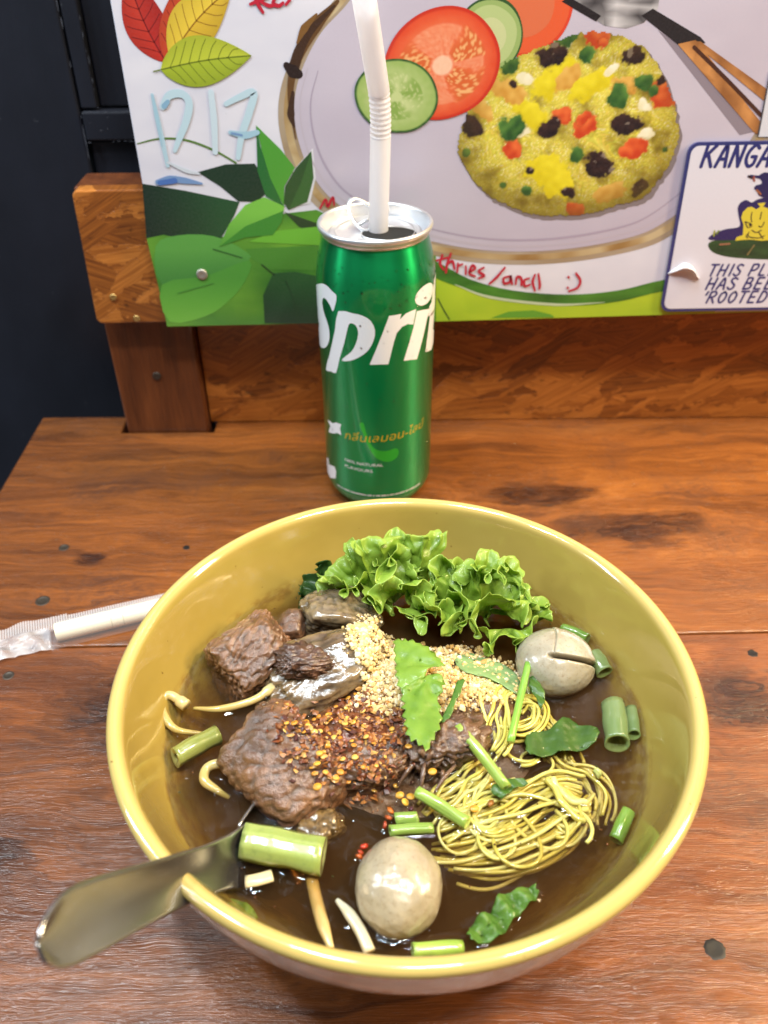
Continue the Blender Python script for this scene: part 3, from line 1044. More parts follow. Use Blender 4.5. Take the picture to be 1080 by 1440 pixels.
bp('printed_foliage', [(-84.6,121.5),(-69.8,132.2),(-49.5,140),(-51,134.2),(-56,127.6),(-70.4,126.3)], (56, 134, 44), 0.24)
bp('printed_foliage', [(-117.4,122.2),(-105.1,127.7),(-86.8,127.2),(-72.9,120.3),(-69.8,114.1),(-93.4,105.8),(-117.6,101.2)], None, 0.12, smooth_n=3, cell=6, colf=lambda x, z: mixc((48, 120, 50), (84, 156, 66), (z - 95) / 25))
bp('printed_foliage', [(-117.6,101.2),(-93.4,105.8),(-69.8,114.1),(-72.9,102.8),(-83.8,90.8),(-97.3,82.6),(-117.2,79.9)], None, 0.14, smooth_n=3, cell=6, colf=lambda x, z: mixc((112, 184, 60), (74, 150, 52), (z - 80) / 25))
bp('printed_foliage', [(-64.9,78.5),(-64.2,94.7),(-57.8,107),(-46,107.7),(-34.8,105.3),(-35.2,77.8)], None, 0.16, cell=6, colf=lambda x, z: mixc((18, 58, 34), (34, 88, 42), (z - 80) / 24))
bp('printed_foliage', [(-71.1,120.3),(-32.8,121.8),(-33.5,108.4),(-59.1,109.4),(-67.9,114.5)], (70, 136, 44), 0.11)
bstroke('printed_stem', [[(-117.7,172.7),(-106.4,174.9),(-93.8,174.1),(-81.4,169.5),(-71,163.4)]], [0.5, 0.9, 1.1, 0.9], (84, 120, 44), 0.12)
bstroke('printed_stem', [[(-63.3,111.8),(-59.9,108.6),(-57.1,106.2)], [(-51.3,102.6),(-48.2,92.5),(-46.1,77.9)], [(-87.7,120.4),(-73.4,115.7)], [(-109.9,96.3),(-90.1,101.8)]], 0.6, [(22, 52, 26), (24, 66, 34), (40, 100, 40), (66, 140, 50)], 0.26)
bp('printed_lime_ground', [(27.4,111),(46.7,100.6),(70.1,93.5),(101.4,89.5),(128,91.7),(153.6,98.8),(208.8,106.2),(215.2,82.7),(29.5,78.5)], None, 0.07, cell=12, colf=lambda x, z: mixc((150, 186, 38), (182, 206, 44), fbm((x * .04, z * .1, 5)) * .8 + .5))
bp('printed_green_band', [(26.6,113.3),(46.6,102.9),(69.9,96.3),(100.8,93.6),(127.4,95.8),(153,102),(207.5,110.9),(209.2,104.6),(154.2,95.6),(128.4,89.3),(101.7,87.1),(70.4,89.8),(46.9,96.5),(26.8,104.7)], None, 0.12, smooth_n=4, cell=10, colf=lambda x, z: mixc((38, 92, 24), (74, 138, 40), fbm((x * .05, z * .12, 8)) * .8 + .5))
bstroke('printed_band_shine', [[(39.1,99.8),(58.7,92.4),(93.8,87.9),(120.8,88.9)]], [0.4, 1.5, 1.5, 0.3], (190, 206, 170), 0.15)
bp('printed_foliage', [(59.5,80.3),(69,84),(82.5,84.7),(92.5,82.1),(94.7,80.4)], (94, 158, 44), 0.14)
bstroke('printed_stem', [[(30.2,91.8),(33.6,85.2),(36.9,79.7)]], 0.7, (30, 74, 26), 0.14)

# --- marker pen writing


def mstroke(name, paths, w, col, lift):
    for i, p in enumerate(paths):
        bstroke(name, [p], w[i] if isinstance(w[0], list) else w, [col[i]] if isinstance(col, list) else col, lift + 0.004 * i)


T1, T2, T3 = (184, 212, 226), (158, 196, 216), (112, 146, 194)
mstroke('marker_writing', [[(-106.7,194.4),(-106.1,184.5),(-105.3,173.3),(-104.6,162.3)], [(-102.6,189.1),(-98.8,194),(-92.7,194.6),(-90,190.6),(-92.5,182.8),(-97.2,174.5),(-100,169.3)], [(-79.1,195.1),(-79.3,182.7),(-80.5,168.5)],
                           [(-72.7,190.1),(-65.6,193.2),(-59.1,194.9),(-62.4,185.7),(-66.8,176.2),(-69.7,165.7)], [(-72.1,177.5),(-65.1,176.2),(-59.2,177.4)], [(-110.8,154.5),(-104.3,155.9),(-96.6,155.1),(-89.1,153.7)], [(-104.4,164),(-95.9,159.9),(-89.8,158.5)]],
        [[1.4, 2.4, 2.4, 1.8], [2.8, 3.6, 3.4, 3.6, 3.0, 1.8], [2.8, 3.2, 2.6], [2.2, 3.0, 3.4, 3.4, 2.2], [2.0, 3.4, 2.4], [2.6, 3.6, 3.0, 1.0], [1, 2, 1]], [(172, 204, 220), T1, (196, 216, 229), T1, T2, T3, (200, 210, 222)], 0.30)
mstroke('marker_writing', [[(-106.5,194.1),(-106.1,184.5),(-105.9,171.6)], [(-101.9,189.4),(-99.9,191.3)], [(-71.5,177.2),(-66.8,176.2)], [(-109.8,154.2),(-102.3,155.2)]], [[0.8, 1.6, 0.6], [2.5, 2.0], [1.0, 2.4, 1.0], [2.4, 2.8]], [T2, (130, 172, 202), T3, (70, 110, 180)], 0.36)
RD = (186, 30, 52)
mstroke('red_handwriting', [[(-55.2,233.9),(-53.4,230.1),(-51.8,227.6)], [(-57.1,230.7),(-52.6,232.3),(-49.3,233.3)], [(-52.6,231.7),(-49,230.1),(-46.5,230.3)], [(-45.6,233.3),(-47,231.1),(-44.6,230),(-42.6,231.1)], [(-41.4,230.5),(-39.4,232.4)]], [1.2, 1.7, 1.3], RD, 0.30)
mstroke('red_handwriting', [[(-31.1,140.9),(-28,145.5),(-27.1,141.9),(-24.3,146.5),(-23.8,142.6)]], [0.9, 1.5, 0.9], RD, 0.30)
mstroke('red_handwriting', [[(31.7,116.3),(30.7,111.7),(32.7,108.2)], [(28.8,113.3),(34.7,114.8)], [(36.1,117),(34.5,111.7),(33.9,106.6)], [(34.5,111.3),(37.1,112.8),(38.4,108.5)], [(40.1,111.6),(39.9,106.9)], [(40.2,110.1),(42.4,111.2)], [(44.3,110),(44.5,105.7)], [(46.7,106.9),(49.3,108.8),(47.7,110.4),(46.4,106.1),(49.5,104.5)], [(53.8,109.2),(51.2,107.2),(54.4,104.8),(51.5,103.3)],
                            [(65,109.1),(60.9,103.6),(57.4,100.1)], [(67.7,104.3),(64.8,103.2),(65.4,100.4),(68.3,101.2),(68.4,104.7),(69.6,99.9)], [(71.5,99.9),(71.9,103.9),(74.2,103.1),(74.6,99.1)], [(78.4,103.1),(75.9,101.9),(76.6,98.7),(79.2,99.5)], [(81.3,105),(80.5,101),(82.2,96.2)],
                            [(83.1,105.4),(84.5,99.4),(84.4,97)]], [1.1, 1.5, 1.1], RD, 0.34)
mstroke('red_handwriting', [[(99.2,103.7),(99.6,103.3)], [(99.6,97.7),(100,97.3)], [(103.1,105.6),(105.9,101.6),(104.9,97.6),(100.6,95.6)]], [1.2, 1.4, 1.1], RD, 0.34)
px = (-95.5,106.6)
screw_y(px[0], px[1], YB - 0.1, 3.0, board, MATS['screw'])
# pale paper strip pinned above the sign, and the strip of the next sheet under it
bp('paper_strip', [(182.1,173.5),(180.2,202.1),(192.4,202),(200.7,173.4)], (206, 210, 222), 0.40)
bstroke('paper_strip_edge', [[(181.9,174.2),(180.2,202.1)]], 0.7, (70, 70, 80), 0.44)
bp('paper_strip', [(182,83),(182.7,85.1),(226,85.9),(226.7,83.4)], (226, 226, 232), 0.40)

# ------------------------------------------------------------------ small white sign with a cartoon, fixed over the board's corner
YS = 434.9
sign = thing('cartoon_sign', (172, 436, 84), 'white plastic sign with navy border, capital letters and yellow cartoon animal', 'sign')


def rrect(x0, x1, z0, z1, r, skew=0.0, n=6):
    out = []
    for cx_, cz_, a0 in ((x1 - r, z0 + r, -90), (x1 - r, z1 - r, 0), (x0 + r, z1 - r, 90), (x0 + r, z0 + r, 180)):
        for k in range(n + 1):
            a = R(a0 + 90 * k / n)
            x, z = cx_ + r * math.cos(a), cz_ + r * math.sin(a)
            out.append((x + skew * (z - z0) / (z1 - z0), z + (x - x0) * 0.008))
    return out


SX0, SX1, SZ0, SZ1 = 151.4, 262.0, 84.0, 171.5
for nm, pts, y0, y1, c in (('sign_plate', rrect(SX0, SX1, SZ0, SZ1, 5, -2.4), YS, 436.2, (44, 52, 112)), ('sign_face', rrect(SX0 + 1.6, SX1 - 1.6, SZ0 + 1.6, SZ1 - 1.6, 3.8, -2.4), YS - 0.12, YS - 0.02, (216, 217, 232))):
    n = len(pts)
    v = [(x, y0, z) for x, z in pts] + [(x, y1, z) for x, z in pts]
    mk(nm, v, [tuple(range(n)), tuple(range(2 * n - 1, n - 1, -1))] + [(i, n + i, n + (i + 1) % n, (i + 1) % n) for i in range(n)], MATS['print'], sign, cols=[lin(c)] * (2 * n), smooth=False)
GLY = {'K': [[(0, 0), (0, 1)], [(.75, 1), (.05, .45)], [(.25, .6), (.8, 0)]], 'A': [[(0, 0), (.42, 1), (.8, 0)], [(.15, .35), (.68, .35)]], 'N': [[(0, 0), (.05, 1)], [(.05, 1), (.7, 0)], [(.7, 0), (.75, 1)]],
       'G': [[(.8, .85), (.45, 1), (.08, .7), (.05, .3), (.4, 0), (.75, .12), (.78, .45)], [(.78, .45), (.45, .45)]], '-': [[(.1, .45), (.55, .45)]], 'R': [[(0, 0), (.05, 1)], [(.05, .98), (.5, 1), (.7, .8), (.5, .55), (.08, .5)], [(.3, .5), (.75, 0)]],
       'T': [[(0, 1), (.8, 1)], [(.4, 1), (.38, 0)]], 'H': [[(0, 0), (.05, 1)], [(.7, 0), (.75, 1)], [(.03, .5), (.72, .5)]], 'I': [[(.2, 0), (.2, 1)]], 'S': [[(.7, .9), (.35, 1), (.1, .78), (.35, .55), (.65, .35), (.55, .06), (.25, 0), (.0, .15)]],
       'P': [[(.02, 0), (.05, 1)], [(.05, .98), (.55, 1), (.72, .78), (.5, .5), (.06, .46)]], 'L': [[(.05, 1), (.03, .02)], [(.03, .02), (.6, .02)]], 'B': [[(0, 0), (.05, 1)], [(.05, 1), (.5, .98), (.6, .75), (.45, .55), (.05, .52)], [(.4, .54), (.72, .35), (.6, .06), (.02, 0)]],
       'E': [[(.05, 0), (.05, 1)], [(.05, 1), (.65, 1)], [(.05, .5), (.55, .5)], [(.05, 0), (.68, 0)]], 'O': [[(.4, 1), (.08, .75), (.06, .3), (.38, 0), (.7, .25), (.72, .72), (.4, 1)]], 'D': [[(0, 0), (.05, 1)], [(.05, 1), (.5, .92), (.75, .55), (.55, .1), (0, 0)]],
       "'": [[(.3, 1), (.2, .72)]], ' ': []}


def letters(name, txt, xz, h, adv, w, col, slant=0.22, rise=0.0):
    x, z = xz
    for ch in txt:
        P = [[(x + a * adv * 0.86 + b * slant * h, z + b * h) for a, b in s] for s in GLY[ch]]
        if P:
            bstroke(name, P, w, col, 0.16, sign, YS)
        x += adv * (0.55 if ch in "I' " else 0.7 if ch == '-' else 1.0)
        z += rise


NV = (40, 46, 112)
letters('sign_letter', 'KANGA-R', (156.9,160.2), 10.0, 6.9, 1.7, NV, 0.14)
letters('sign_letter', 'THIS PLA', (172.6,104.2), 6.1, 5.3, 1.1, NV)
letters('sign_letter', 'HAS BEEN', (173.5,96.6), 6.3, 5.6, 1.15, NV)
letters('sign_letter', "'ROOTED'", (172.5,88.9), 6.3, 5.5, 1.15, NV)
bp('cartoon_mound', [(169.6,120),(170,122.5),(174.1,123.6),(182.4,124.6),(200,124.8),(212.7,124),(227.3,123.1),(230.6,119.4),(226.1,115),(212.2,112.9),(197.6,113),(182.1,114.3),(173.5,116.6)], None, 0.14, sign, 4, 5, lambda x, z: mixc((22, 54, 32), (44, 84, 44), fbm((x * .2, z * .2, 1)) * .8 + .5), y=YS)
bp('cartoon_body', [(169.8,123.6),(169.9,126.2),(175.7,129),(181.9,129.9),(183.3,131.4),(181.5,135.7),(180,139.9),(180.8,142.6),(183.3,143.9),(186.4,142.6),(188.8,144.1),(194.5,145.3),(201.4,143.9),(206.9,141.7),(210.3,134.7),(212.5,124.7),(200,123.4),(184.2,123.5)], (36, 34, 92), 0.18, sign, 3, y=YS)
bp('cartoon_body', [(185.7,149.4),(186.3,151.1),(188.9,151.8),(187.6,154.1),(183.3,154.8),(181.1,155.2),(182.3,156.2),(186.5,155.8),(188.8,157.3),(196.7,156),(200.7,151.3),(200.4,145.2),(194.8,144.3),(189,146),(187.8,148.1)], (36, 34, 86), 0.20, sign, 2, y=YS)
bstroke('cartoon_detail', [[(187.3,148.7),(188.6,147.7),(189.7,146.7)], [(184.2,155.2),(184.3,154.2),(184.9,153.3)], [(181.4,155.5),(183.3,154.7)]], 1.0, [(150, 92, 62), (150, 80, 70), (40, 24, 30)], 0.24, sign, YS)
bp('cartoon_belly', [(182.9,135),(183.1,137.8),(184.9,140.2),(187,140.5),(189.4,139.1),(191.2,140.5),(189.3,142.2),(193.4,142.5),(192.6,140.5),(196.1,139.4),(200.4,137.6),(202.6,132),(201.3,129.1),(200.7,123.3),(196.5,122.9),(191.3,123.6),(187,123.5),(182.8,123.1),(183.1,125),(186,126),(185,131.4)], (214, 200, 62), 0.23, sign, 0, y=YS)
bstroke('cartoon_line', [[(187.7,137.7),(188,134.9),(188.9,132.8)], [(192.6,137.7),(192.7,134.2)], [(185.4,133),(187.5,130),(189.5,130.6)], [(185.4,133),(188.1,132.1),(189.3,131.4)], [(195.3,132.7),(194.6,130.2),(193,130.6)], [(188.1,126.4),(190.2,124.9),(194.6,124.5),(197.2,125.6)], [(190,128.5),(192.5,127.4),(195,128.5)], [(188.9,127.4),(187.9,125.6),(188.9,124.5)], [(193.9,127.4),(196.9,124.1)]], 0.5, (40, 36, 40), 0.26, sign, YS)
bstroke('cartoon_line', [[(188.2,131.4),(188.7,131.1)], [(191.1,115.7),(192.5,119),(193.2,120.5)], [(175.4,121.2),(180.3,121.5)], [(171.1,125.8),(170.9,128.3)], [(172.3,126.9),(173,128.3)]], [0.9, 0.6, 0.9], [(30, 26, 30), (128, 116, 72), (160, 110, 84), (150, 160, 60), (120, 140, 50)], 0.26, sign, YS)
# curled, lifted scrap of the sign's face
g = B()
hp = bez([[(151.4,105.9)][0], [(154.8,108.9)][0], [(158.7,111.5)][0], [(163.4,110)][0], [(167,105)][0], [(168.5,103)][0]], 6)
for i, p in enumerate(hp):
    t = i / (len(hp) - 1)
    w = 1.0 + 2.6 * math.sin(math.pi * min(1, t * 1.1)) ** 1.2
    for s in range(7):
        q = s / 6
        g.v.append((p[0] + 0.3 * q, YS - 0.15 - 3.2 * math.sin(math.pi * t) * math.sin(math.pi * q * 0.9 + 0.15), p[1] - w * q))
        g.c.append(lin((232, 233, 240)))
g.f = [(i * 7 + s, i * 7 + s + 1, (i + 1) * 7 + s + 1, (i + 1) * 7 + s) for i in range(len(hp) - 1) for s in range(6)]
o = g.build('curled_scrap', MATS['print'], sign)
mod(o, 'SOLIDIFY', thickness=0.3 * MM)
# ------------------------------------------------------------------ slim drinks can
CX, CY, CR = -2.98, 394.96, 28.8
can = thing('drink_can', (CX, CY, 0), 'slim green soda can with white lettering standing behind the bowl', 'can')
prof = [(0.01, 6.5), (14, 5.2), (19, 2.6), (21.2, 0.5), (22.3, 0), (23.4, 0.5), (25.6, 3.4), (27.4, 6.2), (28.4, 9.2), (28.8, 13), (28.8, 40), (28.8, 80), (28.8, 110), (28.8, 119), (28.72, 123), (28.45, 127), (27.95, 130.8), (27.2, 134.4), (26.3, 138.0), (25.5, 141.2), (25.0, 143.2), (25.0, 144)]
prof = [tuple(p) for p in bez(prof, 3)]
v, f = lathe(prof, 128, (CX, CY, 0))
mk('body', v, f, MATS['green'], can)
lidp = [(24.9, 143.6), (25.4, 145.2), (26.4, 146.3), (27.0, 147.6), (26.7, 148.8), (25.9, 149.1), (25.1, 148.6), (24.7, 147.0), (24.2, 144.2), (23.6, 142.8), (22.7, 142.2), (21.9, 142.8), (21.4, 144.0), (20.6, 144.3), (12, 144.35), (0.01, 144.35)]
v, f = lathe([tuple(p) for p in bez(lidp, 3)], 128, (CX, CY, 0))
lid = mk('lid', v, f, MATS['alu'], can)
# mouth opening: black disc for the shade inside, a little proud of the lid panel, with a rolled edge
oc = (CX + 6.5, CY - 5.0)
pts = [(oc[0] + 13.0 * math.cos(t), oc[1] + 9.0 * math.sin(t)) for t in (2 * math.pi * k / 48 for k in range(48))]
mk('mouth', [(x, y, 144.55) for x, y in pts], [tuple(range(48))], MATS['black'], lid, smooth=False)
v, f = tube([(x, y, 144.6) for x, y in pts + pts[:1]], 0.4, 8, False)
mk('mouth_edge', v, f, MATS['alu'], lid)
v, f = lathe([(19.0, 144.4), (18.6, 144.75), (18.2, 144.4)], 96, (CX, CY, 0))
mk('lid_bead', v, f, MATS['alu'], lid)
# ring pull, standing half open
hinge = Vector((CX - 1.5, CY + 2.5, 145.0))
dirv = Vector((-0.58, 0.42, 0.66)).normalized()
side = dirv.cross(Vector((0.3, -0.5, 0.9))).normalized()
loop = []
for k in range(41):
    t = 2 * math.pi * k / 40
    loop.append(hinge + dirv * (7.0 - 8.6 * math.cos(t)) + side * (6.4 * math.sin(t) * (1 + 0.12 * math.cos(t))))
v, f = tube(loop, 1.15, 10, False, 0.7)
tab = mk('ring_pull', v, f, MATS['alu'], can)
v, f = tube([hinge + dirv * 4 + side * s for s in (-6.2, 0, 6.2)], 0.9, 8)
mk('ring_bar', v, f, MATS['alu'], tab)
v, f = lathe([(2.6, 144.3), (2.4, 145.4), (0.01, 145.6)], 20, (CX - 1.0, CY + 2.0, 0))
mk('rivet', v, f, MATS['alu'], tab)


def oncan(v2, lift):
    """(arc degrees, height) -> point on the can"""
    return [(CX + (CR + lift) * math.sin(R(a)), CY - (CR + lift) * math.cos(R(a)), z) for a, z in v2]


def canprint(name, pts, mat, lift=0.06, n=0, parent=None):
    if n:
        pts = bez(pts, n, True)
    # work in mm of arc so that the grid cut is square
    k = math.pi / 180 * CR
    v, f = fill([(p[0] * k, p[1]) for p in pts], 2.0)
    v = [(a / k, z) for a, z in v]
    return mk(name, oncan(v, lift), f, mat, parent or can)


W = MATS['white_ink']
sL = [(-64.5,123.5),(-53,125.3),(-43.4,123.5),(-38.7,122),(-41.3,116.6),(-44.6,113.7),(-48.2,116.1),(-54.3,118.1),(-59.4,117.6),(-62,114.7),(-59.1,110.4),(-53.3,105.9),(-51,101.7),(-52.9,96.5),(-60.2,91.8),(-69.1,89),(-85.4,87),(-85.3,89.1),(-78.4,94.4),(-71,101),(-85.4,103.7),(-85.3,109.7),(-80.6,116.6)]
# the letter runs on round the left side of the can
sL = [(a if a > -62 else -62 - (-62 - a) * 1.6, z) for a, z in sL]
canprint('letter', sL, W, n=3)
canprint('letter', [(-37.3,114.8),(-21.3,115.4),(-12.1,114.8),(-4.6,112.4),(-1,107.8),(-2.4,102.6),(-7.9,97.2),(-16.9,93.2),(-26.5,90.5),(-35.6,89.4),(-31.1,92.3),(-24.4,95.5),(-19.5,100.1),(-17,105),(-17.7,108.4),(-20.7,110.1),(-24.9,110.1),(-27.4,107.5),(-32.1,98.8),(-38.4,90),(-43.9,81.3),(-51.6,80.6),(-61.9,79.4),(-51.9,90.6),(-42.7,104.3)], W, n=2)
canprint('letter', [(12.2,114.6),(18,114.7),(24.1,114.7),(22.7,112.1),(28.4,114.3),(34.6,114.9),(40.6,115),(39,111.2),(37.5,107.7),(30.9,108.9),(24.9,108.1),(19.6,105.5),(16.9,101.3),(11.3,89.8),(2.6,90),(-6.5,89.8),(0.7,99.1),(7.2,107.7)], W)
canprint('letter', [(41.5,113.8),(50.4,113),(62.7,111.2),(57.5,107),(50.4,97.8),(42.7,88.6),(34,89.7),(26.8,90.2),(32.5,98.4),(37.6,105.9)], W)
dc = [(54.3,120),(70.4,116.8),(54.7,115.1)]
canprint('letter_dot', [(dc[0][0] + (dc[1][0] - dc[0][0]) * math.cos(t) * 0.95, dc[0][1] + abs(dc[2][1] - dc[0][1]) * math.sin(t)) for t in (2 * math.pi * k / 28 for k in range(28))], W)
tb = [(61.9,109.6),(54.8,89.8),(84.1,95)]
ta, t0, t1 = tb[0][0], tb[1][1], tb[0][1]
canprint('letter', [(ta - 6, t0), (ta + 2, t1 - 2), (ta - 2, t1 - 2), (ta + 0, t1 + 3), (ta + 5, t1 + 4), (ta + 10, t1 + 14), (ta + 20, t1 + 16), (ta + 19, t1 + 4), (ta + 27, t1 + 4), (ta + 26, t1 - 2), (ta + 18, t1 - 2), (ta + 13, t0 + 8), (ta + 19, t0 + 6), (ta + 17, t0), (ta + 8, t0 - 2)], W)
canprint('letter', [(ta + 34, t0 + 16), (ta + 40, t1), (ta + 52, t1 + 4), (ta + 60, t1 - 2), (ta + 58, t0 + 12), (ta + 44, t0 + 10), (ta + 50, t0 + 4), (ta + 60, t0 + 5), (ta + 58, t0), (ta + 44, t0 - 2), (ta + 36, t0 + 4)], W, n=3)


def cantext(name, txt, a0, z0, h, mat, width=None, slant=0.0, tilt=0.0, lift=0.06):
    c = bpy.data.curves.new('txt', 'FONT')
    c.body = txt
    c.resolution_u = 3
    t = bpy.data.objects.new('txt', c)
    COL.objects.link(t)
    bpy.context.view_layer.update()
    dg = bpy.context.evaluated_depsgraph_get()
    me = bpy.data.meshes.new_from_object(t.evaluated_get(dg))
    vs = np.array([(q.co.x, q.co.y) for q in me.vertices])
    fs = [tuple(p.vertices) for p in me.polygons]
    bpy.data.objects.remove(t)
    bpy.data.meshes.remove(me)
    x0_, x1_ = vs[:, 0].min(), vs[:, 0].max()
    s = h
    sx = s if width is None else width / (x1_ - x0_)
    k = 180 / math.pi / CR
    return mk(name, oncan([(a0 + ((x - x0_) * sx + y * s * slant) * k, z0 + y * s + (x - x0_) * sx * tilt) for x, y in vs], lift), fs, mat, can, smooth=False)


pA, pB = [(-35.9,45.3),(54.2,45.2)]
cantext('flavour_text', 'กลิ่นเลมอน-ไลม์', pA[0], pA[1] - 0.5, 6.6, MATS['yellow_ink'], (pB[0] - pA[0]) * math.pi / 180 * CR, 0.2, 0.06, 0.10)
pA, pB = [(-36.6,31),(5.5,32)]
cantext('small_text', '100% NATURAL', pA[0], pA[1] - 0.4, 2.5, W, (pB[0] - pA[0]) * math.pi / 180 * CR)
pA, pB = [(-36.9,27.5),(-5.7,28.9)]
cantext('small_text', 'FLAVOURS', pA[0], pA[1] - 0.8, 2.5, W, (pB[0] - pA[0]) * math.pi / 180 * CR)
canprint('splash_mark', [(-18.2,55.6),(-14.1,56.8),(-11.7,52),(-8.2,46),(-1.8,41.3),(8.6,40.1),(18.2,41),(22,38.9),(20,35.1),(10.9,33.2),(-0.8,35.7),(-8.3,41.2),(-13.2,48.5)], MATS['lime_ink'], 0.05, n=3)
canprint('star_mark', [(-64.5,49.1),(-57.9,50.2),(-53.5,50),(-47.4,52),(-39.8,52.4),(-41.9,49.6),(-40.4,45.8),(-46.4,45.9),(-52.3,44),(-63.8,41.9),(-58.5,47)], W)
canprint('recycle_mark', [(-77,21.5),(-68.5,23.5),(-68,20),(-54.3,22.6),(-51.6,20.1),(-53.2,15.1),(-65.9,11.5),(-76.3,12.3)], W)
g = B()
rng = random.Random(3)
z0 = [(-50.4,13.9)][0]
a = z0[0]
while a < 52:
    w = rng.uniform(1.2, 2.4)
    g.add(oncan([(a, z0[1] - 2.6), (a + w, z0[1] - 2.6), (a + w, z0[1] - 1.9 + rng.uniform(-.2, .2)), (a, z0[1] - 1.9)], 0.06), [(0, 1, 2, 3)])
    a += w + rng.choice((0.5, 0.6, 1.6))
g.build('fine_print', W, can, smooth=False)
# condensation drops on the shoulder and side
g = B()
for k in range(150):
    a, z = rng.uniform(-85, 85), (rng.uniform(118, 136) if k < 70 else rng.uniform(20, 125))
    r = rng.uniform(0.22, 0.75) * (0.7 if k > 100 else 1)
    rr = CR if z < 119 else CR - (z - 119) ** 2 * 0.0068
    c = Vector((CX + rr * math.sin(R(a)), CY - rr * math.cos(R(a)), z))
    nrm = Vector((math.sin(R(a)), -math.cos(R(a)), 0))
    tx = Vector((math.cos(R(a)), math.sin(R(a)), 0))
    v, f = [], []
    for i in range(4):
        ph = i / 3 * math.pi / 2
        for j in range(8):
            t = 2 * math.pi * j / 8
            v.append(c + nrm * (0.42 * r * math.sin(ph)) + (tx * math.cos(t) + Vector((0, 0, 1)) * math.sin(t) * 1.15) * (r * math.cos(ph) + 0.01))
    f = [(i * 8 + j, i * 8 + (j + 1) % 8, (i + 1) * 8 + (j + 1) % 8, (i + 1) * 8 + j) for i in range(3) for j in range(8)] + [tuple(range(24, 32))]
    g.add(v, f)
o = g.build('condensation', MATS['water'], can)
o['kind'] = 'stuff'

# ------------------------------------------------------------------ bendy straw standing in the can
p_lid, p_mid, p_top = Vector((-1.5,394.6,143.1)), Vector((-0.1,395.8,185.4)), Vector((-0.6,392.7,204.2))
p_end = Vector((-5.8,358.6,243.3))
low = p_lid + (p_lid - p_mid) * 1.4
straw = thing('drinking_straw', tuple(p_lid), 'white bendy plastic straw standing in the green can', 'straw')
path = [low, p_lid, p_lid.lerp(p_mid, 0.5), p_mid]
v, f = tube(path, 4.55, 28, False)
mk('straight_tube', v, f, MATS['straw'], straw)
rings, rad = [], []
cpath = bez([tuple(p_mid + (p_lid - p_mid) * 0.1), tuple(p_mid), tuple(p_top), tuple(p_top.lerp(p_end, 0.15))], 1)
P_ = bez([tuple(p_mid), tuple(p_mid.lerp(p_top, 0.5) + Vector((0.3, 0, 0))), tuple(p_top)], 36)
for i, p in enumerate(P_):
    rings.append(p)
    rad.append(4.45 + 0.2 * math.sin(i / len(P_) * 2 * math.pi * 9))
v, f = tube(rings, rad, 28, False)
mk('bellows', v, f, MATS['straw'], straw)
v, f = tube([p_top, p_top.lerp(p_end, 0.3), p_top.lerp(p_end, 0.6), p_end, p_end + (p_end - p_top) * 0.12], 4.55, 28, False)
mk('mouth_tube', v, f, MATS['straw'], straw)
# ------------------------------------------------------------------ bowl
BX, BY = 6.6, 188.0
ZS = 49.0
inner = [(0.01, 7.0), (30, 8.0), (48, 12.5), (61, 21.5), (70.5, 33), (77.3, 43), (81.6, 50.5), (85.2, 59), (88.0, 67), (89.6, 71.4), (90.9, 73.2)]
rimp = [(92.6, 73.9), (94.2, 73.3), (95.0, 71.8)]
outer = [(94.4, 69.0), (92.6, 60), (89.6, 49.5), (84.0, 37.5), (74.5, 25.5), (60.0, 15.0), (48.5, 9.0), (44.6, 6.0), (44.0, 1.0), (43.0, 0.0), (40.5, 0.0), (39.5, 2.0), (30, 3.6), (0.01, 4.0)]
v, f = lathe([tuple(p) for p in bez(inner + rimp + outer, 4)], 160, (BX, BY, 0))
bowl = mk('soup_bowl', v, [q[::-1] for q in f], MATS['bowl'], org=(BX, BY, 0))
tag(bowl, 'large mustard yellow glazed bowl holding the noodle soup', 'bowl')


def wall_r(z):
    return float(np.interp(z, [p[1] for p in inner], [p[0] for p in inner]))


MEN = []  # floating things that the broth climbs: (x, y, radius)


def men(p, r):
    MEN.append((p[0], p[1], r))


SC = lambda c, k: tuple(x * k for x in lin(c))

# ------------------------------------------------------------------ meat


